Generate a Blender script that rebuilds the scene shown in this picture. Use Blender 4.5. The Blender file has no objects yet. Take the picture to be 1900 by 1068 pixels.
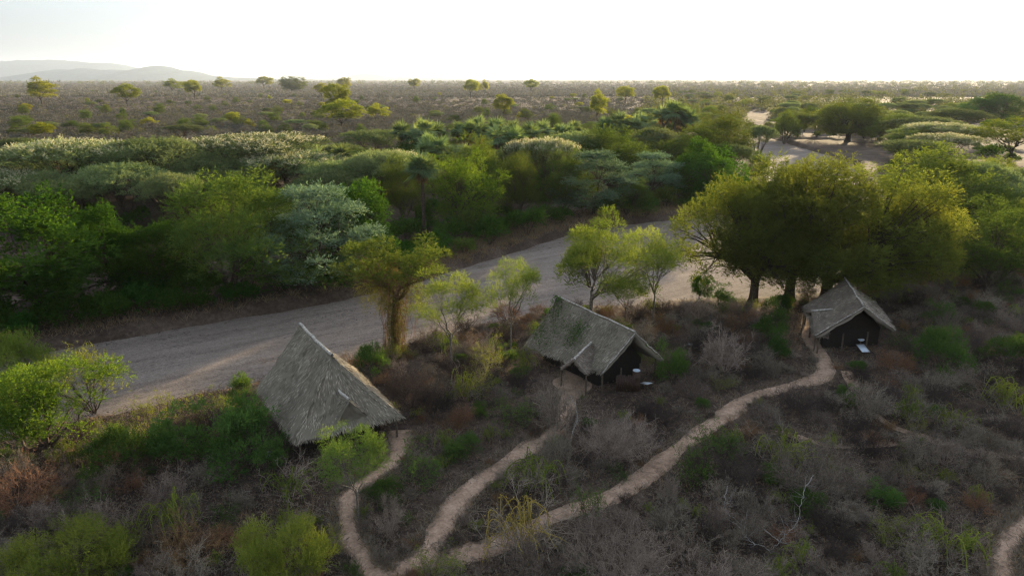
import bpy, math, random
import numpy as np
from math import radians, sin, cos, pi

# ------------------------------------------------------------------ camera, world, sun, exposure
SC = bpy.context.scene
COL = SC.collection
CAM_H, PITCH, FPX = 24.0, radians(17.0), 1267.0
SUN_AZ, SUN_EL = radians(29.0), radians(9.0)

cam_d = bpy.data.cameras.new("camera")
cam = bpy.data.objects.new("camera", cam_d)
COL.objects.link(cam)
cam.location = (0, 0, CAM_H)
cam.rotation_euler = (pi / 2 - PITCH, 0, 0)
cam_d.sensor_width = 36.0
cam_d.lens = 36.0 * FPX / 1900.0
cam_d.clip_start = 0.5
cam_d.clip_end = 60000
SC.camera = cam

world = bpy.data.worlds.new("World")
SC.world = world
world.use_nodes = True
wn = world.node_tree
bg = wn.nodes["Background"]
sky = wn.nodes.new("ShaderNodeTexSky")
sky.sky_type = 'NISHITA'
sky.sun_disc = False
sky.sun_elevation = SUN_EL
sky.sun_rotation = SUN_AZ
sky.air_density = 1.0
sky.dust_density = 1.5
sky.ozone_density = 1.0
hsv = wn.nodes.new("ShaderNodeHueSaturation")
hsv.inputs["Saturation"].default_value = 0.22
tnt = wn.nodes.new("ShaderNodeMix"); tnt.data_type = 'RGBA'; tnt.blend_type = 'MULTIPLY'; tnt.inputs[0].default_value = 1.0
tnt.inputs[7].default_value = (0.885, 0.985, 1.11, 1)
wn.links.new(sky.outputs[0], hsv.inputs["Color"])
wn.links.new(hsv.outputs[0], tnt.inputs[6])
# the sky is dimmer low down and brighter overhead
wtc = wn.nodes.new("ShaderNodeTexCoord"); wsx = wn.nodes.new("ShaderNodeSeparateXYZ")
wmr = wn.nodes.new("ShaderNodeMapRange"); wmr.inputs[1].default_value = 0.0; wmr.inputs[2].default_value = 0.45
wmr.inputs[3].default_value = 0.36; wmr.inputs[4].default_value = 1.5
wsc = wn.nodes.new("ShaderNodeVectorMath"); wsc.operation = 'SCALE'
wn.links.new(wtc.outputs["Generated"], wsx.inputs[0]); wn.links.new(wsx.outputs[2], wmr.inputs[0])
wn.links.new(tnt.outputs[2], wsc.inputs[0]); wn.links.new(wmr.outputs[0], wsc.inputs["Scale"])
wn.links.new(wsc.outputs[0], bg.inputs[0])
bg.inputs[1].default_value = 0.098

sun_d = bpy.data.lights.new("sun", 'SUN')
sun_d.energy = 5.0
sun_d.angle = radians(0.6)
sun_d.color = (1.0, 0.78, 0.47)
sun = bpy.data.objects.new("sun", sun_d)
COL.objects.link(sun)
sun.rotation_euler = (pi / 2 - SUN_EL, 0, pi - SUN_AZ)

SC.view_settings.view_transform = 'Standard'
SC.view_settings.look = 'None'
SC.view_settings.exposure = 1.85
SC.view_settings.gamma = 1.0
SC.render.engine = 'CYCLES'
SC.cycles.max_bounces = 6
SC.cycles.diffuse_bounces = 3
SC.cycles.transmission_bounces = 4
SC.cycles.volume_bounces = 1
SC.cycles.sample_clamp_indirect = 0.6
SC.cycles.sample_clamp_direct = 0.42
SC.cycles.use_denoising = True
SC.cycles.use_adaptive_sampling = False
SC.cycles.pixel_filter_type = 'BLACKMAN_HARRIS'
SC.cycles.filter_width = 1.3

# ------------------------------------------------------------------ helpers
R0 = np.random.default_rng(11)


def ground_at(px, py, z=0.0):
    """World point at height z that the photograph (1900 x 1068) shows at px, py."""
    u, v = (px - 950) / FPX, (py - 534) / FPX
    d = np.array((u, cos(PITCH) - v * sin(PITCH), -sin(PITCH) - v * cos(PITCH)))
    return np.array((0, 0, CAM_H)) + d * ((z - CAM_H) / d[2])


def to_px(p):
    x, y, z = p[0], p[1], p[2] - CAM_H
    dep = y * cos(PITCH) - z * sin(PITCH)
    up = y * sin(PITCH) + z * cos(PITCH)
    return 950 + FPX * x / dep, 534 - FPX * up / dep


def depth(x, y, z=0.0):
    return y * cos(PITCH) - (z - CAM_H) * sin(PITCH)


def size_at(bx, by, ty, wpx):
    p = ground_at(bx, by)
    ang = PITCH - math.atan((534 - ty) / FPX) if True else 0
    h = CAM_H - p[1] * math.tan(ang)
    return p, h, wpx * depth(*p) / FPX


def norm(a):
    return a / np.maximum(np.linalg.norm(a, axis=-1, keepdims=True), 1e-9)


def mesh_data(name, V, F, mat, tone=None, smooth=False):
    """V (n,3); F (m,k) with one k; one mesh datablock."""
    V = np.asarray(V, np.float32)
    F = np.asarray(F, np.int32)
    me = bpy.data.meshes.new(name)
    me.vertices.add(len(V))
    me.vertices.foreach_set("co", V.ravel())
    k = F.shape[1]
    me.loops.add(F.size)
    me.polygons.add(len(F))
    me.polygons.foreach_set("loop_start", np.arange(0, F.size, k, dtype=np.int32))
    me.polygons.foreach_set("vertices", F.ravel())
    if tone is not None:
        at = me.attributes.new("tone", 'FLOAT', 'FACE')
        at.data.foreach_set("value", np.asarray(tone, np.float32))
    if smooth:
        me.polygons.foreach_set("use_smooth", np.ones(len(F), bool))
    me.update(calc_edges=True)
    me.materials.append(mat)
    return me


class MB:
    """Collects quads."""
    def __init__(s):
        s.V, s.F, s.T, s.n = [], [], [], 0

    def add(s, V, F, T=None):
        V = np.asarray(V, float).reshape(-1, 3)
        F = np.asarray(F, int)
        s.V.append(V)
        s.F.append(F + s.n)
        s.T.append(np.full(len(F), 0.5) if T is None else np.asarray(T, float))
        s.n += len(V)
        return s

    def quads(s, Q, T=None):
        Q = np.asarray(Q, float)
        return s.add(Q.reshape(-1, 3), np.arange(len(Q) * 4).reshape(-1, 4), T)

    def box(s, lo, hi, M=None):
        lo, hi = np.array(lo, float), np.array(hi, float)
        c = np.array([[(lo, hi)[i][0], (lo, hi)[j][1], (lo, hi)[k][2]] for i in (0, 1) for j in (0, 1) for k in (0, 1)])
        if M is not None:
            c = np.array([M(p) for p in c])
        return s.add(c, [(0, 1, 3, 2), (4, 6, 7, 5), (0, 4, 5, 1), (2, 3, 7, 6), (0, 2, 6, 4), (1, 5, 7, 3)])

    def data(s, name, mat, smooth=False):
        return mesh_data(name, np.vstack(s.V), np.vstack(s.F), mat, np.concatenate(s.T), smooth)


def frame(D):
    D = norm(D)
    up = np.where(np.abs(D[:, 2:3]) > 0.95, np.array([[1.0, 0, 0]]), np.array([[0, 0, 1.0]]))
    S = norm(np.cross(D, up))
    return S, np.cross(S, D)


def prisms(mb, P0, P1, r0, r1, sides=3, tone=None):
    P0, P1 = np.asarray(P0, float), np.asarray(P1, float)
    n = len(P0)
    if not n:
        return
    S, U = frame(P1 - P0)
    a = np.arange(sides) * 2 * pi / sides
    c = np.cos(a)[None, :, None] * S[:, None] + np.sin(a)[None, :, None] * U[:, None]
    r0 = np.broadcast_to(np.asarray(r0, float), (n,))[:, None, None]
    r1 = np.broadcast_to(np.asarray(r1, float), (n,))[:, None, None]
    V = np.concatenate([P0[:, None] + c * r0, P1[:, None] + c * r1], 1)
    i = np.arange(sides)
    f = np.stack([i, (i + 1) % sides, (i + 1) % sides + sides, i + sides], 1)
    F = (np.arange(n) * 2 * sides)[:, None, None] + f[None]
    mb.add(V.reshape(-1, 3), F.reshape(-1, 4), None if tone is None else np.repeat(tone, sides))


def bez(a, b, c, n=7):
    t = np.linspace(0, 1, n)[:, None]
    return (1 - t) ** 2 * a + 2 * t * (1 - t) * b + t * t * c


def tube(mb, pts, r0, r1, sides=6, tone=None):
    pts = np.asarray(pts, float)
    r = np.linspace(r0, r1, len(pts)) if np.ndim(r0) == 0 else np.asarray(r0, float)
    D = np.gradient(pts, axis=0)
    S, U = frame(D)
    a = np.arange(sides) * 2 * pi / sides
    V = pts[:, None] + r[:, None, None] * (np.cos(a)[None, :, None] * S[:, None] + np.sin(a)[None, :, None] * U[:, None])
    i = np.arange(sides)
    f = np.stack([i, (i + 1) % sides, (i + 1) % sides + sides, i + sides], 1)
    F = (np.arange(len(pts) - 1) * sides)[:, None, None] + f[None]
    mb.add(V.reshape(-1, 3), F.reshape(-1, 4), None if tone is None else np.full(F.shape[0] * sides, tone))


def leaf_quads(P, D, N, L, W):
    D = norm(D)
    S = norm(np.cross(D, N))
    L = np.broadcast_to(np.asarray(L, float), (len(P),))[:, None]
    W = np.broadcast_to(np.asarray(W, float), (len(P),))[:, None]
    m = P + D * L * 0.45
    return np.stack([P, m + S * W * 0.5, P + D * L, m - S * W * 0.5], 1)


# ------------------------------------------------------------------ materials
def new_mat(name):
    m = bpy.data.materials.new(name)
    m.use_nodes = True
    nt = m.node_tree
    nt.nodes.clear()
    return m, nt, nt.nodes.new, nt.links.new


def foliage_mat(name, dark, light, trans=0.4, tint=(1.25, 1.15, 0.5), objvar=0.25):
    m, nt, N, L = new_mat(name)
    at = N("ShaderNodeAttribute"); at.attribute_name = "tone"
    oi = N("ShaderNodeObjectInfo")
    mx = N("ShaderNodeMix"); mx.data_type = 'RGBA'
    mx.inputs[6].default_value = (*dark, 1); mx.inputs[7].default_value = (*light, 1)
    L(at.outputs["Fac"], mx.inputs[0])
    hs = N("ShaderNodeHueSaturation")
    mr = N("ShaderNodeMapRange"); mr.inputs[3].default_value = 1 - objvar; mr.inputs[4].default_value = 1 + objvar
    L(oi.outputs["Random"], mr.inputs[0]); L(mr.outputs[0], hs.inputs["Value"])
    ml = N("ShaderNodeMath"); ml.operation = 'MULTIPLY'; ml.inputs[1].default_value = 7.31
    fr = N("ShaderNodeMath"); fr.operation = 'FRACT'
    m2 = N("ShaderNodeMapRange"); m2.inputs[3].default_value = 0.485; m2.inputs[4].default_value = 0.515
    L(oi.outputs["Random"], ml.inputs[0]); L(ml.outputs[0], fr.inputs[0]); L(fr.outputs[0], m2.inputs[0]); L(m2.outputs[0], hs.inputs["Hue"])
    L(mx.outputs[2], hs.inputs["Color"])
    di = N("ShaderNodeBsdfDiffuse"); tr = N("ShaderNodeBsdfTranslucent")
    tm = N("ShaderNodeMix"); tm.data_type = 'RGBA'; tm.blend_type = 'MULTIPLY'; tm.inputs[0].default_value = 1.0
    tm.inputs[7].default_value = (*tint, 1)
    L(hs.outputs[0], di.inputs[0]); L(hs.outputs[0], tm.inputs[6]); L(tm.outputs[2], tr.inputs[0])
    ms = N("ShaderNodeMixShader"); ms.inputs[0].default_value = trans
    L(di.outputs[0], ms.inputs[1]); L(tr.outputs[0], ms.inputs[2])
    o = N("ShaderNodeOutputMaterial"); L(ms.outputs[0], o.inputs[0])
    return m


def bark_mat(name, a, b, scale=6.0):
    m, nt, N, L = new_mat(name)
    tc = N("ShaderNodeTexCoord"); no = N("ShaderNodeTexNoise"); no.inputs["Scale"].default_value = scale
    no.inputs["Detail"].default_value = 4
    L(tc.outputs["Object"], no.inputs["Vector"])
    cr = N("ShaderNodeValToRGB"); cr.color_ramp.elements[0].position = 0.35; cr.color_ramp.elements[1].position = 0.68
    cr.color_ramp.elements[0].color = (*a, 1); cr.color_ramp.elements[1].color = (*b, 1)
    L(no.outputs[0], cr.inputs[0])
    bs = N("ShaderNodeBsdfPrincipled"); bs.inputs["Roughness"].default_value = 0.9
    bs.inputs["Specular IOR Level"].default_value = 0.15
    L(cr.outputs[0], bs.inputs["Base Color"])
    bp = N("ShaderNodeBump"); bp.inputs["Strength"].default_value = 0.5; bp.inputs["Distance"].default_value = 0.05
    L(no.outputs[0], bp.inputs["Height"]); L(bp.outputs[0], bs.inputs["Normal"])
    o = N("ShaderNodeOutputMaterial"); L(bs.outputs[0], o.inputs[0])
    return m


def soil_mat(name, cols, scales, bump=0.3, speckle=None, stretch=None):
    """Two octaves of noise through a ramp of three colours; optional fine speckle."""
    m, nt, N, L = new_mat(name)
    tc = N("ShaderNodeTexCoord"); mp = N("ShaderNodeMapping")
    if stretch:
        mp.vector_type = 'TEXTURE'; mp.inputs["Rotation"].default_value = (0, 0, stretch[0]); mp.inputs["Scale"].default_value = (stretch[1], stretch[2], 1)
    L(tc.outputs["Object"], mp.inputs[0])
    n1 = N("ShaderNodeTexNoise"); n1.inputs["Scale"].default_value = scales[0]; n1.inputs["Detail"].default_value = 8; n1.inputs["Roughness"].default_value = 0.65
    n2 = N("ShaderNodeTexNoise"); n2.inputs["Scale"].default_value = scales[1]; n2.inputs["Detail"].default_value = 6; n2.inputs["Roughness"].default_value = 0.7
    L(mp.outputs[0], n1.inputs["Vector"]); L(tc.outputs["Object"], n2.inputs["Vector"])
    ad = N("ShaderNodeMath"); ad.operation = 'MULTIPLY_ADD'; ad.inputs[1].default_value = 0.5
    hv = N("ShaderNodeMath"); hv.operation = 'MULTIPLY'; hv.inputs[1].default_value = 0.5
    L(n1.outputs[0], hv.inputs[0]); L(n2.outputs[0], ad.inputs[0]); L(hv.outputs[0], ad.inputs[2])
    if stretch:
        mp2 = N("ShaderNodeMapping"); mp2.vector_type = 'TEXTURE'; mp2.inputs["Rotation"].default_value = (0, 0, stretch[0] - .12); mp2.inputs["Scale"].default_value = (16, 1.1, 1)
        n3 = N("ShaderNodeTexNoise"); n3.inputs["Scale"].default_value = 1.3; n3.inputs["Detail"].default_value = 5; n3.inputs["Distortion"].default_value = 0.6
        L(tc.outputs["Object"], mp2.inputs[0]); L(mp2.outputs[0], n3.inputs["Vector"])
        ad2 = N("ShaderNodeMath"); ad2.operation = 'MULTIPLY_ADD'; ad2.inputs[1].default_value = 0.40; L(n3.outputs[0], ad2.inputs[0])
        sb = N("ShaderNodeMath"); sb.operation = 'SUBTRACT'; sb.inputs[1].default_value = 0.20; L(ad.outputs[0], sb.inputs[0]); L(sb.outputs[0], ad2.inputs[2])
        ad = ad2
    cr = N("ShaderNodeValToRGB")
    cr.color_ramp.elements[0].position = 0.36; cr.color_ramp.elements[1].position = 0.64
    cr.color_ramp.elements[0].color = (*cols[0], 1); cr.color_ramp.elements[1].color = (*cols[2], 1)
    e = cr.color_ramp.elements.new(0.5); e.color = (*cols[1], 1)
    L(ad.outputs[0], cr.inputs[0])
    out = cr.outputs[0]
    if speckle:
        vo = N("ShaderNodeTexNoise"); vo.inputs["Scale"].default_value = speckle[0]; vo.inputs["Detail"].default_value = 3
        L(tc.outputs["Object"], vo.inputs["Vector"])
        r2 = N("ShaderNodeMapRange"); r2.inputs[1].default_value = 0.3; r2.inputs[2].default_value = 0.7
        r2.inputs[3].default_value = 1 - speckle[1]; r2.inputs[4].default_value = 1 + speckle[1]
        L(vo.outputs[0], r2.inputs[0])
        hs = N("ShaderNodeHueSaturation"); L(out, hs.inputs["Color"]); L(r2.outputs[0], hs.inputs["Value"])
        out = hs.outputs[0]
    bs = N("ShaderNodeBsdfPrincipled"); bs.inputs["Roughness"].default_value = 1.0; bs.inputs["Specular IOR Level"].default_value = 0.05
    L(out, bs.inputs["Base Color"])
    bp = N("ShaderNodeBump"); bp.inputs["Strength"].default_value = bump; bp.inputs["Distance"].default_value = 0.15
    L(ad.outputs[0], bp.inputs["Height"]); L(bp.outputs[0], bs.inputs["Normal"])
    o = N("ShaderNodeOutputMaterial"); L(bs.outputs[0], o.inputs[0])
    return m


def plain_mat(name, col, rough=0.7, var=0.2, scale=20.0, spec=0.3):
    m, nt, N, L = new_mat(name)
    tc = N("ShaderNodeTexCoord"); no = N("ShaderNodeTexNoise"); no.inputs["Scale"].default_value = scale; no.inputs["Detail"].default_value = 5
    L(tc.outputs["Object"], no.inputs["Vector"])
    mr = N("ShaderNodeMapRange"); mr.inputs[1].default_value = 0.3; mr.inputs[2].default_value = 0.7
    mr.inputs[3].default_value = 1 - var; mr.inputs[4].default_value = 1 + var
    L(no.outputs[0], mr.inputs[0])
    hs = N("ShaderNodeHueSaturation"); hs.inputs["Color"].default_value = (*col, 1); L(mr.outputs[0], hs.inputs["Value"])
    bs = N("ShaderNodeBsdfPrincipled"); bs.inputs["Roughness"].default_value = rough; bs.inputs["Specular IOR Level"].default_value = spec
    L(hs.outputs[0], bs.inputs["Base Color"])
    o = N("ShaderNodeOutputMaterial"); L(bs.outputs[0], o.inputs[0])
    return m


M = {}
M['bark'] = bark_mat("bark_dark", (0.030, 0.022, 0.016), (0.085, 0.062, 0.046))
M['bark_grey'] = bark_mat("bark_grey", (0.075, 0.062, 0.05), (0.20, 0.17, 0.14))
M['bark_warm'] = bark_mat("bark_warm", (0.075, 0.045, 0.025), (0.17, 0.11, 0.06))
M['white_wood'] = bark_mat("weathered_wood", (0.16, 0.145, 0.13), (0.33, 0.31, 0.285))
M['umbrella'] = foliage_mat("umbrella_leaf", (0.042, 0.076, 0.034), (0.20, 0.24, 0.115), 0.40, (1.2, 1.1, 0.6), objvar=0.42)
M['silver'] = foliage_mat("silver_leaf", (0.046, 0.092, 0.054), (0.17, 0.235, 0.15), 0.32, (1.15, 1.1, 0.7))
M['round'] = foliage_mat("dense_leaf", (0.012, 0.044, 0.009), (0.058, 0.13, 0.022), 0.42, (1.4, 1.2, 0.35))
M['feather'] = foliage_mat("feathery_leaf", (0.03, 0.06, 0.018), (0.115, 0.16, 0.038), 0.45, (1.35, 1.15, 0.4))
M['olive'] = foliage_mat("olive_leaf", (0.064, 0.092, 0.021), (0.185, 0.212, 0.054), 0.56, (1.2, 1.12, 0.45))
M['yellow'] = foliage_mat("yellow_leaf", (0.085, 0.115, 0.018), (0.23, 0.26, 0.045), 0.45, (1.2, 1.12, 0.4))
M['lime'] = foliage_mat("lime_leaf", (0.075, 0.118, 0.024), (0.225, 0.262, 0.062), 0.48, (1.18, 1.15, 0.45))
M['sunny'] = foliage_mat("sunny_leaf", (0.036, 0.078, 0.012), (0.145, 0.195, 0.034), 0.5, (1.3, 1.15, 0.35))
M['scrubtree'] = foliage_mat("scrub_tree_leaf", (0.115, 0.15, 0.015), (0.31, 0.335, 0.04), 0.55, (1.3, 1.15, 0.4))
M['olive_yellow'] = foliage_mat("olive_yellow_leaf", (0.050, 0.08, 0.018), (0.155, 0.188, 0.046), 0.45, (1.15, 1.12, 0.45))
M['feather_near'] = foliage_mat("near_feather_leaf", (0.05, 0.09, 0.022), (0.16, 0.21, 0.05), 0.48, (1.25, 1.15, 0.45))
M['gold'] = foliage_mat("golden_creeper", (0.15, 0.11, 0.035), (0.40, 0.31, 0.09), 0.3, (1.2, 1.1, 0.5))
M['vine'] = foliage_mat("vine_leaf", (0.060, 0.060, 0.022), (0.18, 0.165, 0.05), 0.4, (1.25, 1.1, 0.45))
M['painted_sun_top'] = foliage_mat("cream_sun_paint", (0.30, 0.32, 0.20), (0.60, 0.56, 0.38), 0.4, (1.1, 1.0, 0.8), objvar=0.1)  # cream stands for low sun on the crown tops, painted into the colour
M['palm'] = foliage_mat("palm_frond", (0.055, 0.10, 0.048), (0.21, 0.28, 0.145), 0.35, (1.3, 1.15, 0.4))
M['dead_frond'] = foliage_mat("dead_frond", (0.10, 0.065, 0.035), (0.24, 0.16, 0.085), 0.25, (1.2, 1.0, 0.6))
M['green'] = foliage_mat("shrub_leaf", (0.030, 0.066, 0.020), (0.10, 0.165, 0.045), 0.4, (1.3, 1.2, 0.4))
M['twig_grey'] = foliage_mat("grey_twig", (0.080, 0.062, 0.049), (0.32, 0.262, 0.208), 0.0, objvar=0.3)
M['twig_brown'] = foliage_mat("brown_twig", (0.10, 0.056, 0.034), (0.29, 0.175, 0.10), 0.15, objvar=0.25)
M['twig_dark'] = foliage_mat("dark_twig", (0.035, 0.028, 0.026), (0.10, 0.078, 0.066), 0.0, objvar=0.25)
M['creeper'] = foliage_mat("creeper_stem", (0.13, 0.15, 0.04), (0.32, 0.33, 0.10), 0.2)
M['dry_grass'] = foliage_mat("dry_grass", (0.12, 0.088, 0.055), (0.33, 0.26, 0.165), 0.3, (1.2, 1.0, 0.6), objvar=0.0)
M['litter'] = foliage_mat("leaf_litter", (0.05, 0.038, 0.032), (0.19, 0.15, 0.125), 0.1, objvar=0.0)
M['scrub'] = foliage_mat("scrub_leaf", (0.084, 0.078, 0.062), (0.185, 0.168, 0.134), 0.1, (1.1, 1.0, 0.8), objvar=0.3)
M['scrub_green'] = foliage_mat("scrub_green_leaf", (0.06, 0.07, 0.028), (0.15, 0.155, 0.06), 0.25, objvar=0.25)
M['thatch'] = foliage_mat("thatch_straw", (0.085, 0.070, 0.055), (0.46, 0.39, 0.315), 0.0, objvar=0.06)
M['thatch_base'] = plain_mat("thatch_base", (0.16, 0.148, 0.135), 1.0, 0.4, 14.0, 0.05)
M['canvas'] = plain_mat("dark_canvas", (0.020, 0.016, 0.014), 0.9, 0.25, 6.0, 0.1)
M['wood'] = bark_mat("post_wood", (0.045, 0.035, 0.026), (0.13, 0.10, 0.075), 12)
M['drum'] = plain_mat("brown_drum", (0.040, 0.021, 0.014), 0.6, 0.3, 9.0, 0.3)
M['panel'] = plain_mat("pale_panel", (0.50, 0.57, 0.66), 0.35, 0.12, 5.0, 0.5)
M['ridge'] = plain_mat("ridge_capping", (0.33, 0.30, 0.265), 0.95, 0.5, 5.0, 0.05)
M['soil'] = soil_mat("dry_soil", ((0.028, 0.020, 0.016), (0.070, 0.050, 0.039), (0.140, 0.104, 0.082)), (0.16, 2.5), 0.5)
M['sand'] = soil_mat("river_sand", ((0.125, 0.100, 0.086), (0.185, 0.151, 0.130), (0.23, 0.189, 0.164)), (0.22, 2.2), 0.9, (9.0, 0.34), (radians(40), 6.0, 1.0))
M['path'] = soil_mat("path_sand", ((0.17, 0.115, 0.082), (0.30, 0.205, 0.148), (0.40, 0.285, 0.215)), (0.5, 2.5), 0.4, (7.0, 0.16))
M['hill'] = plain_mat("haze_tinted_scrub", (0.040, 0.062, 0.074), 1.0, 0.35, 0.012, 0.0)  # blue of distance haze put into the colour; the scrub itself is green-brown
M['rock'] = bark_mat("grey_rock", (0.12, 0.115, 0.11), (0.30, 0.29, 0.28), 3)


# ------------------------------------------------------------------ object helpers and labels
def tag(o, label=None, cat=None, group=None, kind=None):
    if label: o['label'] = label
    if cat: o['category'] = cat
    if group: o['group'] = group
    if kind: o['kind'] = kind
    return o


def empty(name, loc, rz=0.0, scale=(1, 1, 1)):
    o = bpy.data.objects.new(name, None)
    COL.objects.link(o)
    o.empty_display_size = 0.3
    o.location = loc
    o.rotation_euler = (0, 0, rz)
    o.scale = scale
    return o


def link(name, me, parent=None, loc=None):
    o = bpy.data.objects.new(name, me)
    COL.objects.link(o)
    if parent is not None: o.parent = parent
    if loc is not None: o.location = loc
    return o


LANDMARKS = [(k, ground_at(*p)) for k, p in (
    ("the left thatched hut", (612, 800)), ("the middle thatched hut", (1100, 690)), ("the right thatched hut", (1580, 620)),
    ("the fork of paths", (760, 1040)), ("the long path's bend", (1200, 880)),
    ("the vine-draped tree", (735, 660)), ("the huge olive grove", (1440, 560)),
    ("the two-stemmed tree", (668, 965)), ("the white dead branches", (1450, 980)),
    ("the short stub of path", (1875, 1020)), ("the yellow corner bush", (140, 1060)),
    ("the tall doum palm", (788, 430)), ("the silver-leaved acacia", (600, 530)), ("the fallen grey log", (40, 590)),
    ("the river bend", (1420, 320)), ("the grassy far bank", (950, 440)), ("the brown-twigged thicket", (35, 940)),
    ("the pale clearing", (1850, 300)), ("the lone bushy yellow tree", (635, 242)), ("the baobab on the rise", (542, 170)),
    ("the double-crowned yellow tree", (1107, 226)), ("the scrub's flat-topped acacia", (346, 268)))]
ORD = "nearest second third fourth fifth sixth seventh eighth ninth tenth eleventh twelfth thirteenth fourteenth fifteenth sixteenth seventeenth eighteenth nineteenth twentieth".split()
AUTO = []


def autolabel(o, look, cat, group):
    o['category'] = cat
    o['group'] = group
    AUTO.append((o, look))


def settle_labels():
    by = {}
    for o, look in AUTO:
        p = np.array(o.location)
        a = np.array(to_px((p[0], p[1], 0)))
        best = None
        for k, q in LANDMARKS:
            b = np.array(to_px(q))
            d = np.linalg.norm(p[:2] - q[:2]) / (10 + 0.25 * q[1])
            if best is None or d < best[0]:
                best = (d, k, b, np.linalg.norm(p[:2] - q[:2]))
        _, k, b, d = best
        dx, dy = a - b
        rel = ("left of" if dx < 0 else "right of") if abs(dx) > abs(dy) * 1.5 else ("in front of" if dy > 0 else "behind")
        by.setdefault((look, rel, k), []).append((d, o))
    for (look, rel, k), rows in by.items():
        rows.sort(key=lambda r: r[0])
        for i, (d, o) in enumerate(rows):
            if len(rows) == 1: o['label'] = f"{look} {rel} {k}"
            elif i < len(ORD): o['label'] = f"{look} {rel} {k}, {ORD[i]}{'' if i == 0 else ' closest'}"
            else: o['label'] = f"{look} {rel} {k}, farther than twenty others"


# ------------------------------------------------------------------ river outline and terrain
FAR_EDGE = np.array([(-140, 0), (-78, 38), (-48.3, 60.1), (-40.6, 64.9), (-32.2, 70.3), (-20, 78.3), (-9.4, 88.9), (-0.8, 100.5), (8.1, 112), (19.4, 121.4),
                     (32.6, 127.6), (46, 136), (58, 158), (75, 209), (96, 285), (118, 355), (150, 450), (190, 560)], float)
NEAR_EDGE = np.array([(-100, 0), (-62, 28), (-36.5, 43.6), (-30.1, 46.9), (-23, 51.5), (-12.5, 59), (-2.8, 66.5), (6, 71.5), (21.5, 74.3), (33.4, 76.5),
                      (48, 84), (63, 108), (77, 142), (92, 180), (107, 217), (114, 290), (131, 370), (162, 450), (205, 560)], float)


def densify(p, n=6):
    out = []
    q = np.vstack([2 * p[0] - p[1], p, 2 * p[-1] - p[-2]])
    for i in range(1, len(q) - 2):
        a, b, c, d = q[i - 1:i + 3]
        for t in np.linspace(0, 1, n, endpoint=False):
            out.append(0.5 * (2 * b + (c - a) * t + (2 * a - 5 * b + 4 * c - d) * t * t + (3 * b - a - 3 * c + d) * t ** 3))
    out.append(p[-1])
    return np.array(out)


FE, NE = densify(FAR_EDGE), densify(NEAR_EDGE)
RIVER = np.vstack([FE, NE[::-1]])


def seg_dist(P, L):
    """min distance of points P (n,2) to polyline L (m,2)"""
    out = np.full(len(P), 1e9)
    for a, b in zip(L[:-1], L[1:]):
        ab = b - a
        t = np.clip(((P - a) @ ab) / max(ab @ ab, 1e-9), 0, 1)
        out = np.minimum(out, np.linalg.norm(P - a - t[:, None] * ab, axis=1))
    return out


def in_poly(P, L):
    x, y = P[:, 0], P[:, 1]
    c = np.zeros(len(P), bool)
    for (x0, y0), (x1, y1) in zip(L, np.roll(L, -1, 0)):
        if y0 != y1:
            c ^= ((y0 > y) != (y1 > y)) & (x < (x1 - x0) * (y - y0) / (y1 - y0) + x0)
    return c


def river_sd(P):
    """>0 inside the dry river, metres from its edge; <0 outside"""
    P = np.atleast_2d(np.asarray(P, float))
    d = np.minimum(seg_dist(P, FE), seg_dist(P, NE))
    return np.where(in_poly(P, RIVER), d, -d)


def wob(x, y):
    return (np.sin(x * 0.31 + 1.3) * np.cos(y * 0.27) + 0.6 * np.sin(x * 0.13 - y * 0.21) + 0.5 * np.sin(x * 0.9 + y * 0.5) * np.cos(y * 0.8 - 0.4 * x) * 0.4)


def height(P):
    P = np.atleast_2d(np.asarray(P, float))
    d = river_sd(P)
    s = np.clip((d + 0.5 + 0.35 * wob(P[:, 0] * 2.3, P[:, 1] * 2.1)) / 2.0, 0, 1)
    s = s * s * (3 - 2 * s)
    base = 0.10 * wob(P[:, 0], P[:, 1]) + 0.10
    return base * (1 - s) - 1.5 * s


def hz(x, y):
    return float(height([(x, y)])[0])


def axis_vals(lo, hi, step, far, g=1.22):
    v = list(np.arange(lo, hi + 0.01, step))
    s = step
    while v[-1] < far:
        s *= g; v.append(v[-1] + s)
    s = step
    w = []
    x = lo
    while x > -far:
        s *= g; x -= s; w.append(x)
    return np.array(w[::-1] + v)


gx, gy = axis_vals(-95, 135, 1.0, 26000), axis_vals(14, 250, 1.0, 26000)
X, Y = np.meshgrid(gx, gy)
GP = np.stack([X.ravel(), Y.ravel()], 1)
near = (np.abs(GP[:, 0]) < 400) & (GP[:, 1] > -60) & (GP[:, 1] < 700)
Z = np.zeros(len(GP))
Z[near] = height(GP[near])
nx, ny = len(gx), len(gy)
i0 = (np.arange(ny - 1)[:, None] * nx + np.arange(nx - 1)[None]).ravel()
ground = link("ground", mesh_data("ground", np.column_stack([GP, Z]), np.stack([i0, i0 + 1, i0 + nx + 1, i0 + nx], 1), M['soil'], smooth=True))
tag(ground, kind='structure')

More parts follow.
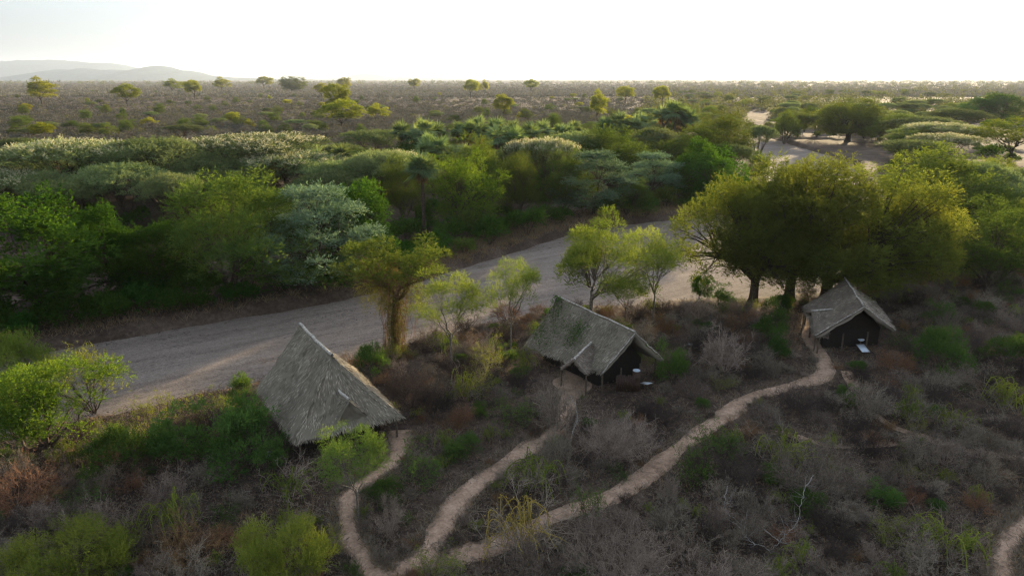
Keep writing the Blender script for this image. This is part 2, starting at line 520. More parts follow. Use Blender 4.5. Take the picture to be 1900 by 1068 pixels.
# the sandy river bed: a sheet that the banks cut
bx_, by_ = np.arange(-142, 215, 1.5), np.arange(-2, 564, 1.5)
X, Y = np.meshgrid(bx_, by_)
BP = np.stack([X.ravel(), Y.ravel()], 1)
sd = river_sd(BP).reshape(X.shape)
ok = sd > -2.2
cell = ok[:-1, :-1] & ok[1:, :-1] & ok[:-1, 1:] & ok[1:, 1:]
nx = len(bx_)
i0 = (np.arange(len(by_) - 1)[:, None] * nx + np.arange(nx - 1)[None])[cell]
F = np.stack([i0, i0 + 1, i0 + nx + 1, i0 + nx], 1)
used = np.unique(F)
remap = np.zeros(len(BP), int); remap[used] = np.arange(len(used))
BZ = -1.12 + 0.06 * wob(BP[:, 0] * 0.8, BP[:, 1] * 0.6) + 0.02 * np.sin(BP[:, 0] * 1.7 - BP[:, 1] * 1.1)
bed = link("river_bed", mesh_data("river_bed", np.column_stack([BP, BZ])[used], remap[F], M['sand'], smooth=True))
tag(bed, kind='structure')


# paths: strips of trodden sand that follow the ground
PATHS = [
    ([(1506, 585), (1500, 625), (1528, 668), (1524, 700), (1450, 722), (1385, 745), (1322, 788), (1262, 830), (1205, 880), (1130, 925), (1010, 965), (925, 1012), (810, 1040), (700, 1068), (600, 1120)], 2.0),
    ([(1062, 690), (1055, 745), (1035, 800), (1000, 822), (935, 862), (865, 915), (828, 965), (800, 1015), (770, 1045), (720, 1066)], 2.1),
    ([(745, 800), (735, 850), (690, 890), (652, 920), (645, 965), (655, 1010), (680, 1050), (700, 1075)], 1.8),
    ([(1940, 955), (1890, 985), (1862, 1025), (1858, 1068), (1870, 1120)], 1.7),
    ([(1570, 690), (1600, 745), (1650, 790), (1720, 815), (1800, 840), (1950, 860)], 1.1),
    ([(1360, 800), (1450, 806), (1540, 830), (1640, 826), (1700, 808)], 1.0),
]
PATH_LINES = []
for pts, w in PATHS:
    L = densify(np.array([ground_at(*p)[:2] for p in pts]), 10)
    PATH_LINES.append((L, w))
    T = norm(np.gradient(L, axis=0)); S = np.stack([-T[:, 1], T[:, 0]], 1)
    k_ = np.arange(len(L)); k = k_
    w *= .70
    w = w * (1 + .16 * np.sin(k_ * .23 + w) + .10 * np.sin(k_ * .61))
    wl = w / 2 * (1 + 0.09 * np.sin(k * 0.5) + 0.05 * R0.normal(size=len(L)))
    wr = w / 2 * (1 + 0.09 * np.cos(k * 0.4) + 0.05 * R0.normal(size=len(L)))
    rows = np.stack([L + S * (wl * f)[:, None] if f >= 0 else L + S * (wr * f)[:, None] for f in (-1, -0.5, 0, 0.5, 1)], 1)
    zz = height(rows.reshape(-1, 2)) + np.tile([0.012, 0.035, 0.03, 0.035, 0.012], len(L))
    V = np.column_stack([rows.reshape(-1, 2), zz])
    i0 = (np.arange(len(L) - 1)[:, None] * 5 + np.arange(4)[None]).ravel()
    o = link("path", mesh_data("path", V, np.stack([i0, i0 + 1, i0 + 6, i0 + 5], 1), M['path'], smooth=True))
    tag(o, kind='structure')
# trodden yard in front of the middle hut
c = ground_at(1060, 722)
a = np.linspace(0, 2 * pi, 33)[:-1]
rr = 1.7 * (1 + 0.16 * np.sin(a * 3 + 1) + 0.1 * np.sin(a * 5))
rows = np.stack([np.stack([c[0] + f * rr * 0.85 * np.cos(a), c[1] + f * rr * 1.3 * np.sin(a)], 1) for f in (0.05, 0.4, 0.75, 1.0)], 1)
V = np.column_stack([rows.reshape(-1, 2), height(rows.reshape(-1, 2)) + 0.042])
i0 = np.array([(i * 4 + j, i * 4 + j + 1, ((i + 1) % 32) * 4 + j + 1, ((i + 1) % 32) * 4 + j) for i in range(32) for j in range(3)])
tag(link("path", mesh_data("yard", V, i0, M['path'], smooth=True)), kind='structure')


def path_clear(P, extra=0.0):
    P = np.atleast_2d(np.asarray(P, float))
    d = np.full(len(P), 1e9)
    for L, w in PATH_LINES[:4]:
        d = np.minimum(d, seg_dist(P, L) - w / 2)
    d = np.minimum(d, np.linalg.norm(P - c[:2], axis=1) - 2.0)
    return d - extra


# distant hills
def hill(name, dist, prof, thick, seed):
    """prof: list of (px, py) of the skyline; a rounded ridge at that distance"""
    rng = np.random.default_rng(seed)
    xs, hs = [], []
    for px, py in prof:
        u, v = (px - 950) / FPX, (py - 534) / FPX
        dy = cos(PITCH) - v * sin(PITCH); dz = -sin(PITCH) - v * cos(PITCH)
        xs.append(u / dy * dist); hs.append(max(0, CAM_H + dz / dy * dist))
    n, m = 140, 26
    x = np.linspace(xs[0], xs[-1], n)
    h = np.interp(x, xs, hs)
    k = np.array([1, 2, 3, 2, 1]) / 9
    h = np.convolve(np.pad(h, 2, mode='edge'), k, 'valid')
    t = np.linspace(-1, 1, m)
    Xg, Tg = np.meshgrid(x, t)
    gul = 0.5 + 0.5 * np.sin(Xg / dist * 95 + 2 * np.sin(Tg * 4 + Xg / dist * 30)) * np.sin(Xg / dist * 41 + seed)
    prof_t = np.clip(1 - np.abs(Tg) ** (1.2 + 0.5 * gul), 0, 1)
    Zg = h[None] * prof_t * (1 + 0.015 * rng.normal(size=Xg.shape)) - 3
    V = np.column_stack([Xg.ravel(), (dist + Tg * thick).ravel(), Zg.ravel()])
    i0 = (np.arange(m - 1)[:, None] * n + np.arange(n - 1)[None]).ravel()
    o = link(name, mesh_data(name, V, np.stack([i0, i0 + 1, i0 + n + 1, i0 + n], 1), M['hill'], smooth=True))
    tag(o, kind='structure')


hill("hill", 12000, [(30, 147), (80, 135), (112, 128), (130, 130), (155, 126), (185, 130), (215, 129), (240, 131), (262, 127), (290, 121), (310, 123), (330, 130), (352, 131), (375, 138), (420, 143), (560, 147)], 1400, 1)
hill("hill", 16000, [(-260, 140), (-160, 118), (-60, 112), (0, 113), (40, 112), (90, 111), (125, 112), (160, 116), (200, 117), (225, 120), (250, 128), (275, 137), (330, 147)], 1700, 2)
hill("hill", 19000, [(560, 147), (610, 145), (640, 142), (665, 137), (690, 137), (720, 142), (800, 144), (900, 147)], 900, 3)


# ------------------------------------------------------------------ plant builders (mesh data at unit placement)
def crown_mesh(rng, clumps, n_spray, leaf_l, leaf_w, spray_l, k_leaf, mat, up=0.35, droop=0.15, inner=0.35, name="crown", flat=0.0):
    """clumps (m,5): x,y,z,rx,rz. Sprays of small leaves that start inside each clump and fan outward."""
    m = len(clumps)
    area = clumps[:, 3] ** 2 * 0.6 + clumps[:, 3] * clumps[:, 4]
    cnt = np.maximum(4, (n_spray * area / area.sum())).astype(int)
    ci = np.repeat(np.arange(m), cnt)
    n = len(ci)
    u = norm(rng.normal(size=(n, 3)))
    u[:, 2] = np.where(u[:, 2] < -0.3, -u[:, 2] * 0.6, u[:, 2])
    u = norm(u)
    r = inner + (1 - inner) * rng.random(n) ** 0.6
    cr = clumps[ci]
    P = cr[:, :3] + u * r[:, None] * np.stack([cr[:, 3], cr[:, 3], cr[:, 4]], 1)
    D = norm(u * np.array([1, 1, 1 - flat]) + np.array([0, 0, up]) + rng.normal(size=(n, 3)) * 0.38)
    sl = spray_l * rng.uniform(0.6, 1.35, n)
    tn = rng.random(m)[ci] * 0.45 + rng.random(n) * 0.3
    t = (np.arange(k_leaf) + 0.5) / k_leaf
    PP = P[:, None] + D[:, None] * (sl[:, None] * t[None])[..., None] - np.array([0, 0, 1.0]) * (droop * sl[:, None] * t[None] ** 2)[..., None]
    side = norm(np.cross(D, np.array([0.01, 0.02, 1.0])))
    alt = np.where(np.arange(k_leaf) % 2, 1.0, -1.0)
    DD = norm(D[:, None] * 0.75 + side[:, None] * alt[None, :, None] * 0.7 + rng.normal(size=(n, k_leaf, 3)) * 0.35)
    NN = norm(np.array([0, 0, 1.0]) + rng.normal(size=(n, k_leaf, 3)) * 0.6)
    PP, DD, NN = PP.reshape(-1, 3), DD.reshape(-1, 3), NN.reshape(-1, 3)
    q = leaf_quads(PP, DD, NN, leaf_l * rng.uniform(0.6, 1.35, len(PP)), leaf_w * rng.uniform(0.7, 1.3, len(PP)))
    T = np.clip(np.repeat(tn, k_leaf) + rng.random(len(PP)) * 0.25, 0, 1)
    return mesh_data(name, q.reshape(-1, 3), np.arange(len(q) * 4).reshape(-1, 4), mat, T)


def skeleton(rng, clumps, fork, n_limb, r, mat, lean=(0, 0), multi=False, sides=7, twigs=5, wiggle=0.25):
    mb = MB()
    F0 = np.array([lean[0], lean[1], fork])
    c = clumps[:, :3]
    # group the clumps round spread seeds
    seeds = [int(rng.integers(len(c)))]
    while len(seeds) < min(n_limb, len(c)):
        d = np.min([np.linalg.norm(c[:, :2] - c[s, :2], axis=1) for s in seeds], 0)
        seeds.append(int(np.argmax(d)))
    g = np.argmin([np.linalg.norm(c - c[s], axis=1) for s in seeds], 0)
    if not multi:
        k = 6
        pts = bez(np.zeros(3) - np.array([0, 0, 0.15]), np.array([0, 0, fork * 0.5]) + np.append(rng.normal(size=2) * 0.06 * fork, 0), F0, k)
        rad = r * np.array([1.45, 1.08, 0.98, 0.93, 0.9, 0.88])
        tube(mb, pts, rad, None, sides)
    for j in range(len(seeds)):
        mem = np.where(g == j)[0]
        if not len(mem): continue
        mid = c[mem].mean(0)
        end = F0 + (mid - F0) * 0.72
        end[2] = F0[2] + (mid[2] - F0[2]) * 0.66
        if multi:
            a = np.append(rng.normal(size=2) * r * 1.1, -0.1)
            ctrl = np.array([end[0] * 0.30, end[1] * 0.30, max(fork, end[2] * 0.5)]) + rng.normal(size=3) * wiggle * 0.6
            lr = r * rng.uniform(0.65, 1.0)
        else:
            a = F0 - np.array([0, 0, r * 0.4])
            ctrl = F0 + (end - F0) * np.array([0.35, 0.35, 0.55]) + rng.normal(size=3) * wiggle
            lr = r * rng.uniform(0.5, 0.72)
        limb = bez(a, ctrl, end, 9)
        limb[2:-1] += rng.normal(size=(6, 3)) * wiggle * 0.22
        tube(mb, limb, lr, lr * 0.42, 6)
        for ki in mem:
            t = rng.integers(4, 9)
            b0 = limb[t]
            e = c[ki]
            cc = b0 + (e - b0) * 0.5 + np.array([0, 0, 0.10 * np.linalg.norm(e - b0)]) + rng.normal(size=3) * wiggle * 0.5
            br = bez(b0, cc, e, 6)
            rr = lr * (0.40 - 0.02 * t)
            tube(mb, br, rr, rr * 0.3, 4)
            # twigs
            n = twigs
            s = br[rng.integers(2, 6, n)]
            d = norm(rng.normal(size=(n, 3)) + np.array([0, 0, 0.4]))
            l = clumps[ki, 3] * rng.uniform(0.5, 0.95, n)
            e2 = s + d * l[:, None] * np.array([1, 1, 0.7])
            prisms(mb, s, e2, rr * 0.35, rr * 0.12, 3)
    return mb.data("trunk", mat, True)


def clumps_umbrella(rng, R, H, n=44, layers=2, dome=0.17, thick=0.05):
    out = []
    for i in range(n):
        r = R * math.sqrt((i + 0.5) / n) * rng.uniform(0.85, 1.08)
        a = i * 2.39996 + rng.normal() * 0.3
        z = H * (1 - dome * (r / R) ** 2.2) - H * 0.045 * rng.random() - thick * H
        out.append((r * cos(a), r * sin(a), z, R * rng.uniform(0.15, 0.26), H * thick * rng.uniform(0.8, 1.4)))
    for i in range(int(n * 0.4 * (layers - 1))):
        r = R * rng.uniform(0.35, 0.98); a = rng.uniform(0, 2 * pi)
        z = H * (1 - dome * (r / R) ** 2) - H * rng.uniform(0.14, 0.28)
        out.append((r * cos(a), r * sin(a), z, R * rng.uniform(0.13, 0.2), H * thick * rng.uniform(0.7, 1.2)))
    return np.array(out)


def clumps_round(rng, R, H, low, n=60, rc=0.26, flat_bottom=0.0, lop=0.12, p=0.8):
    out = []
    zc, rz = (H + low) / 2, (H - low) / 2
    k = 0
    bump = rng.normal(size=(6, 3))
    while len(out) < n:
        k += 1
        u = norm(rng.normal(size=3))
        if u[2] < -0.55 + flat_bottom: continue
        rr = (0.45 + 0.45 * rng.random() ** 0.5) * (1 + lop * float(np.sin(bump @ u * 1.7).sum()) * 0.5)
        x, y, z = u * rr
        s = rng.uniform(0.7, 1.25)
        out.append((x * R, y * R, zc + z * rz * p / 0.8, R * rc * s, rz * rc * 1.05 * s))
    return np.array(out)


PROTO, PAINTED_SUN_TOP = {}, {}


def extent(*meshes):
    """real height and radius of a plant, so that it can be scaled to the size in the photograph"""
    v = []
    for me in meshes:
        if me is None: continue
        a = np.empty(len(me.vertices) * 3, np.float32); me.vertices.foreach_get("co", a); v.append(a.reshape(-1, 3))
    v = np.vstack(v)
    return float(np.percentile(v[:, 2], 99.6)), float(np.percentile(np.hypot(v[:, 0], v[:, 1]), 97.5))


def proto(kind, i, H, R, trunk, crown):
    H, R = extent(crown)
    PROTO.setdefault(kind, []).append((H, R, trunk, crown))


def build_protos():
    for i in range(4):   # flat-topped acacias, several thin stems
        g = np.random.default_rng(100 + i); H, R = 9.5, 6.4
        cl = clumps_umbrella(g, R, H, 54, 2.1, 0.10 + 0.035 * i, 0.042)
        proto('umbrella', i, H, R, skeleton(g, cl, 2.6, 7, 0.17, M['bark'], multi=True, wiggle=0.45, sides=5),
              crown_mesh(g, cl, 3300, 0.32, 0.095, 0.75, 7, M['umbrella'], up=0.45, droop=0.1, flat=0.35))
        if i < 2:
            top = cl[:54].copy(); top = top[g.random(54) < .8]; top[:, 2] += top[:, 4] * .55; top[:, 3] *= .95  # extra pale sprays over the crown's upper side, in painted sunlight
            PAINTED_SUN_TOP[i] = crown_mesh(g, top, 1100, 0.28, 0.085, 0.5, 6, M['painted_sun_top'], up=0.9, droop=0.1, inner=0.75, flat=0.2, name="painted_sun_top")
    for i in range(2):   # silvery, layered
        g = np.random.default_rng(120 + i); H, R = 9.5, 5.2
        cl = []
        for zt, rt, nt_ in ((.95, .45, 12), (.80, .78, 20), (.62, 1.0, 24), (.44, 1.02, 20), (.26, .8, 12)):
            for k in range(nt_):
                a = g.uniform(0, 2 * pi); r = R * rt * g.uniform(.45, 1.0)
                cl.append((r * cos(a), r * sin(a), H * (zt - .07 * (r / R)) + g.normal() * .18, R * g.uniform(.14, .24), H * .028))
        cl = np.array(cl)
        proto('silver', i, H, R, skeleton(g, cl, 2.4, 6, 0.2, M['bark'], wiggle=0.4),
              crown_mesh(g, cl, 3000, 0.32, 0.10, 0.95, 7, M['silver'], up=0.35, droop=0.35, flat=0.55))
    for i in range(4):   # dense round broadleaf
        g = np.random.default_rng(140 + i); H, R = 11.0, 6.0
        cl = clumps_round(g, R, H, -0.8, 104, 0.22, -0.25, 0.36)
        proto('round', i, H, R, skeleton(g, cl, 2.2, 6, 0.28, M['bark'], wiggle=0.4, twigs=3),
              crown_mesh(g, cl, 4600, 0.30, 0.15, 0.6, 6, M['round'], up=0.15, droop=0.3))
        if i < 2: proto('sunny', i, H, R, skeleton(g, cl, 2.2, 6, 0.28, M['bark'], wiggle=0.4, twigs=3), crown_mesh(g, cl, 4600, 0.27, 0.12, 0.6, 6, M['sunny'], up=0.15, droop=0.3))
    for i in range(3):   # feathery round acacia
        g = np.random.default_rng(160 + i); H, R = 10.0, 5.5
        cl = clumps_round(g, R, H, 0.2, 80, 0.23, -0.1, 0.34)
        proto('feather', i, H, R, skeleton(g, cl, 2.2, 6, 0.2, M['bark'], multi=True, wiggle=0.4, twigs=5),
              crown_mesh(g, cl, 4000, 0.30, 0.08, 0.85, 8, M['feather'], up=0.3, droop=0.25))
    for i in range(3):   # huge olive-coloured trees
        g = np.random.default_rng(180 + i); H, R = 16.0, 8.0
        cl = clumps_round(g, R, H, -3.2, 230, 0.16, -0.1, 0.34)
        cl = cl[cl[:, 2] > 2.2 + 1.2 * g.random(len(cl))]
        proto('olive', i, H, R, skeleton(g, cl, 2.8, 6, 0.60, M['bark'], wiggle=0.7, twigs=5, multi=False),
              crown_mesh(g, cl, 11500, 0.32, 0.095, 0.85, 8, M['olive'], up=0.2, droop=0.3))
    for i in range(3):   # bright yellow-green, cloudy crowns
        g = np.random.default_rng(200 + i); H, R = 11.0, 5.2
        cl = clumps_round(g, R, H, 3.2, 38, 0.27, 0.1, 0.25)
        proto('yellow', i, H, R, skeleton(g, cl, 2.8, 5, 0.26, M['bark'], wiggle=0.5, twigs=5),
              crown_mesh(g, cl, 2200, 0.28, 0.13, 0.55, 6, M['yellow'], up=0.3, droop=0.15, inner=0.45))
    for i in range(1):   # sunlit tree with dark limbs at the left
        g = np.random.default_rng(216); H, R = 6.5, 4.0
        cl = clumps_round(g, R, H, 1.0, 84, 0.2, 0.0, 0.45)
        proto('limbed', i, H, R, skeleton(g, cl, 1.5, 6, 0.2, M['bark'], wiggle=0.5, twigs=6),
              crown_mesh(g, cl, 6500, 0.12, 0.06, 0.4, 7, M['sunny'], up=0.2, droop=0.25, inner=0.4))
    for i in range(1):   # tall lime tree with open forked limbs
        g = np.random.default_rng(215); H, R = 12.0, 6.2
        cl = clumps_round(g, R, H, 2.6, 84, 0.22, 0.0, 0.45)
        proto('lime', i, H, R, skeleton(g, cl, 3.2, 5, 0.27, M['bark_grey'], wiggle=0.6, twigs=6),
              crown_mesh(g, cl, 9500, 0.17, 0.075, 0.5, 7, M['lime'], up=0.3, droop=0.15, inner=0.4))
    for i in range(3):   # compact yellow trees of the far scrub
        g = np.random.default_rng(240 + i); H, R = 11.0, 5.2
        cl = clumps_round(g, R, H, 2.4, 44, 0.27, 0.0, 0.4)
        proto('scrubtree', i, H, R, skeleton(g, cl, 2.8, 5, 0.26, M['bark'], wiggle=0.5, twigs=3),
              crown_mesh(g, cl, 3600, 0.34, 0.17, 0.55, 6, M['scrubtree'], up=0.3, droop=0.15, inner=0.45))
    for i in range(2):   # bushy many-stemmed yellow-green trees
        g = np.random.default_rng(250 + i); H, R = 5.5, 4.0
        cl = clumps_round(g, R, H, .6, 60, 0.22, -0.1, 0.35)
        proto('limebush', i, H, R, skeleton(g, cl, 1.0, 8, 0.09, M['bark'], multi=True, wiggle=0.3, twigs=5),
              crown_mesh(g, cl, 3600 if i == 0 else 900, 0.13, 0.05 if i == 0 else .065, 0.5, 7, M['lime'] if i == 0 else M['yellow'], up=0.35, droop=0.1))
    for i in range(3):   # open airy trees on the near bank
        g = np.random.default_rng(220 + i); H, R = 10.0, 4.6
        cl = clumps_round(g, R, H, 3.0, 34, 0.24, 0.1, 0.25)
        proto('airy', i, H, R, skeleton(g, cl, 2.8, 5, 0.15, M['bark_grey'], wiggle=0.4, twigs=9),
              crown_mesh(g, cl, 2900, 0.18, 0.055, 0.62, 7, M['lime'] if i else M['feather_near'], up=0.3, droop=0.3, inner=0.25))


build_protos()

KIND_NAME = {'umbrella': 'umbrella_acacia', 'silver': 'silver_acacia', 'round': 'bushy_tree', 'feather': 'feathery_tree', 'olive': 'olive_tree', 'sunny': 'bushy_tree', 'limbed': 'bushy_tree', 'scrubtree': 'yellow_tree', 'limebush': 'feathery_tree', 'lime': 'lime_tree', 'yellow': 'yellow_tree', 'airy': 'airy_tree'}
TREES = []      # x, y, radius for spacing
TR = np.random.default_rng(5)
COUNT = {}


def plant(kind, x, y, h, w, label=None, cat="tree", group=None, look=None, var=None, rot=None, pale=False):
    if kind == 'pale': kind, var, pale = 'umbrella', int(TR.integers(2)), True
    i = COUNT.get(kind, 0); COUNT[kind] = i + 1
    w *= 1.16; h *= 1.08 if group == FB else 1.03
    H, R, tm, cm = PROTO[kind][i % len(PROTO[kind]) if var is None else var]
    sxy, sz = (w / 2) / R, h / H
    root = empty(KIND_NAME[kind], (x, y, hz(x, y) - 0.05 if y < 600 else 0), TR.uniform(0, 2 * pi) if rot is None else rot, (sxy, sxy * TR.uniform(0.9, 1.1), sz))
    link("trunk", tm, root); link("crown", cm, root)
    if pale: link("painted_sun_top", PAINTED_SUN_TOP[var], root)
    if label: tag(root, label, cat, group)
    else: autolabel(root, look, cat, group)
    TREES.append((x, y, w / 2))
    return root


def plant_px(kind, bx, by, ty, w, label=None, **k):
    p, h, wm = size_at(bx, by, ty, w)
    return plant(kind, p[0], p[1], h, wm, label, **k)


# ------------------------------------------------------------------ far bank trees, one by one
FB = "trees along the far bank"
for row in [
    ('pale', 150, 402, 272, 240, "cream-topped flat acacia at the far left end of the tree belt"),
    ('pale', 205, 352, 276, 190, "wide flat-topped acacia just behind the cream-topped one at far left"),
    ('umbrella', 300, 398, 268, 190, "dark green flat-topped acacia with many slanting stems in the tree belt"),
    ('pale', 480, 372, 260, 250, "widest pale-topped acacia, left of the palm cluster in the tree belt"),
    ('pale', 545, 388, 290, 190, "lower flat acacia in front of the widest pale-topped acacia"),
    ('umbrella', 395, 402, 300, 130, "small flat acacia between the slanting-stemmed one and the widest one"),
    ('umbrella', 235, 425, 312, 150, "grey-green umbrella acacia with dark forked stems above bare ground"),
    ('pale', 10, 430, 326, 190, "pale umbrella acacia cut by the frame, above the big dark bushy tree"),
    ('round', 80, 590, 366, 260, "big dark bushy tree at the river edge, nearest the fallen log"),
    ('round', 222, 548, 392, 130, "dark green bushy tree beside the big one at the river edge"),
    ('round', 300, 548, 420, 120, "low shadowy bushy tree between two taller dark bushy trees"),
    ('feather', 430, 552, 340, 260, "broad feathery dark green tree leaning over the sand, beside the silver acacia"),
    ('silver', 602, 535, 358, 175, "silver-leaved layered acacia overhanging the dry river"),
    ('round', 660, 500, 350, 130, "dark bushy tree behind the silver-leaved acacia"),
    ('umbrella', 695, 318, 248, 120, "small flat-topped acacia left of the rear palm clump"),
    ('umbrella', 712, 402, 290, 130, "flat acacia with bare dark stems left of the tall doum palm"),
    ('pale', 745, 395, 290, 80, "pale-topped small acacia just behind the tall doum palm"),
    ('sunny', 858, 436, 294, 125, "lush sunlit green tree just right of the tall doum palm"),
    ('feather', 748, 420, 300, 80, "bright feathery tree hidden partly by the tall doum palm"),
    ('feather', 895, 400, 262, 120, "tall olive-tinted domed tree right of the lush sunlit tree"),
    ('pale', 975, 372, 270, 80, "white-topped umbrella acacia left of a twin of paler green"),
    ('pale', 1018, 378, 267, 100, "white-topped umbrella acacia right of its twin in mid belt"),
    ('silver', 1100, 400, 290, 120, "grey-green domed acacia with a thin leaning stem above the far bank"),
    ('feather', 1135, 352, 244, 130, "tall hazy feathery tree behind the grey-green domed acacia"),
    ('feather', 962, 412, 296, 85, "dark feathery tree on the bank top above the strip of dry grass"),
    ('feather', 1045, 398, 288, 90, "shadowy feathery tree left of the grey-green domed acacia"),
    ('umbrella', 1075, 345, 252, 110, "broad flat acacia behind the tall hazy feathery tree"),
    ('silver', 1212, 376, 290, 90, "pale-topped domed acacia near the right end of the far bank"),
    ('feather', 1160, 400, 335, 90, "low feathery tree right beside the grey-green domed acacia"),
    ('feather', 1250, 335, 264, 90, "round olive tree behind the pale-topped domed acacia"),
    ('round', 1325, 382, 284, 90, "dense round tree on the point inside the river bend"),
    ('round', 1282, 372, 268, 100, "dense leafy tree just left of the one on the river point"),
    ('feather', 1345, 322, 216, 120, "tallest sun-hazed tree left of the bright reach of river"),
    ('feather', 1290, 320, 240, 110, "domed tree left of the tallest sun-hazed tree"),
    ('umbrella', 1212, 325, 244, 90, "small umbrella acacia half-way along the haze-lit belt"),
    ('umbrella', 1405, 300, 238, 60, "small dark umbrella tree leaning over the bright reach of river"),
    ('feather', 1398, 345, 285, 50, "narrow bushy tree at the water-worn tip of the river point"),
    ('umbrella', 110, 305, 264, 70, "dark flat acacia standing alone behind the cream-topped acacias"),
    ('umbrella', 346, 268, 234, 64, "lone dark flat-topped acacia in the grey scrub"),
]:
    plant_px(row[0], row[1], row[2], row[3], row[4] * (.93 if row[0] in ('umbrella', 'pale') else 1.12), row[5], group=FB)

# right-hand groves
GB = "trees beyond the river bend"
for row in [
    ('olive', 1396, 562, 318, 248, "left tree of the huge olive grove, two thick trunks by the river"),
    ('olive', 1465, 556, 300, 230, "middle tree of the huge olive grove, tallest and narrow-trunked"),
    ('olive', 1530, 560, 316, 295, "right tree of the huge olive grove, leaning over the right thatched hut"),
    ('olive', 1650, 545, 345, 210, "dim olive tree filling the gap right of the right thatched hut"),
    ('feather', 1835, 540, 380, 200, "round feathery tree with forking stems at the right side"),
    ('feather', 1720, 440, 278, 220, "big golden domed tree behind the huge olive grove"),
    ('umbrella', 1790, 425, 305, 120, "ragged dark acacia right of the golden domed tree"),
    ('umbrella', 1850, 440, 345, 170, "low dark flat acacia near the grey road at the right"),
    ('yellow', 1872, 305, 222, 130, "open bare-branched yellow tree beside the grey road"),
    ('olive', 1572, 262, 186, 120, "big dark round tree on the far side of the bright river reach"),
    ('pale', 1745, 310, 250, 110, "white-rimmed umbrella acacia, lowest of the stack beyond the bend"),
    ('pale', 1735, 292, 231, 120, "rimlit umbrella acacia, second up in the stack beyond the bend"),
    ('umbrella', 1705, 275, 218, 110, "rimlit umbrella acacia, third up in the stack beyond the bend"),
    ('umbrella', 1770, 260, 204, 100, "wide umbrella acacia topping the stack beyond the bend"),
    ('feather', 1480, 255, 205, 55, "small domed tree at the edge of the bright river reach"),
    ('feather', 1425, 255, 216, 45, "small round tree left of the small domed one at the river reach"),
    ('feather', 1455, 262, 200, 50, "small rimlit round tree on the far bank of the bright reach"),
    ('round', 1858, 222, 174, 70, "dark bushy tree, right one of a dark pair above the pale clearing"),
    ('round', 1815, 222, 182, 60, "dark bushy tree, left one of a dark pair above the pale clearing"),
    ('feather', 1660, 270, 212, 90, "dim feathery tree right of the big dark round tree"),
    ('feather', 1672, 300, 245, 80, "dim spreading tree on the right bank of the bright reach"),
    ('umbrella', 1690, 320, 262, 110, "dusky umbrella acacia at the foot of the stack beyond the bend"),
]:
    plant_px(*row, group=GB)

# yellow trees out in the scrub
YB = "yellow trees scattered over the far scrub"
for row in [
    ('yellow', 635, 242, 192, 74, "lone bushy bright yellow tree in the scrub, rounder than its taller neighbour"),
    ('yellow', 630, 225, 163, 50, "tall yellow tree just behind the lone bushy yellow one"),
    ('yellow', 697, 226, 198, 46, "flat-crowned green-yellow tree right of the lone bushy yellow tree"),
    ('yellow', 934, 222, 182, 40, "small tilted yellow tree in mid scrub above the palms"),
    ('yellow', 873, 182, 154, 32, "round yellow tree beyond the small tilted yellow tree"),
    ('yellow', 1107, 228, 174, 44, "tall double-crowned yellow tree in the scrub"),
    ('yellow', 1160, 192, 166, 36, "greenish round tree behind the double-crowned yellow tree"),
    ('yellow', 1228, 198, 166, 34, "open hazy tree right of the double-crowned yellow tree"),
    ('yellow', 78, 196, 150, 62, "big ochre tree high on the scrub at the left"),
    ('yellow', 237, 198, 162, 44, "thin ochre tree right of the big ochre tree"),
    ('yellow', 362, 186, 155, 36, "bright yellow round tree below the line of the hills"),
    ('yellow', 412, 170, 149, 38, "yellow tree on the rise left of the baobab"),
    ('yellow', 597, 182, 160, 26, "small yellow tree right of the baobab"),
    ('yellow', 490, 166, 148, 34, "low yellow tree on the rise just left of the baobab"),
    ('yellow', 320, 172, 152, 40, "low yellow tree on the rise below the peaked hill"),
    ('feather', 1025, 250, 216, 42, "dark domed tree standing clear in front of the scrub"),
    ('yellow', 640, 170, 150, 30, "small yellow tree on the rise behind the tall yellow tree"),
    ('yellow', 770, 170, 152, 24, "tiny yellow tree half-way along the skyline"),
    ('yellow', 900, 176, 154, 22, "pale yellow tree beside the round yellow tree"),
    ('yellow', 985, 172, 153, 26, "faint yellow tree on the skyline above the palms"),
]:
    plant_px('scrubtree' if row[0] == 'yellow' else row[0], row[1], row[2], row[3] - 5, row[4] * .95, row[5], group=YB)
p, h, w = size_at(542, 172, 142, 46)
plant('olive', p[0], p[1], h, w, "dark spreading baobab on the rise under the hills", group="trees on the skyline")

# near bank trees
NB = "trees on the near bank"
plant_px('airy', 838, 682, 505, 128, "mid-green airy tree with thin dark stem between vine-draped tree and middle hut", group=NB, var=0)
plant_px('airy', 948, 652, 486, 112, "sparse pale tree with many fine twigs left of the middle hut", group=NB, var=1)
plant_px('lime', 1096, 604, 401, 232, "tall lime-yellow tree with open forked limbs behind the middle hut", group=NB)
plant_px('airy', 1212, 596, 430, 110, "olive-yellow tree right of the tall lime-yellow tree", group=NB)
plant_px('round', 1297, 556, 508, 48, "small dark leafy sapling left of the huge olive grove", group=NB)
plant_px('limebush', 52, 724, 580, 190, "feathery yellow-green tree at the left river edge", group=NB, var=0)
plant_px('limebush', 172, 742, 600, 140, "sparse yellow-leaved tree with bare slanting stems against the sand", group=NB, var=1)
plant_px('limbed', 82, 878, 690, 275, "thick sunlit green tree with dark trunk at the left", group=NB)
plant_px('airy', 666, 968, 795, 135, "small two-stemmed tree beside the left path", group=NB)
plant_px('airy', 1160, 596, 520, 90, "low lime bush-tree tucked under the tall lime-yellow tree", group=NB)

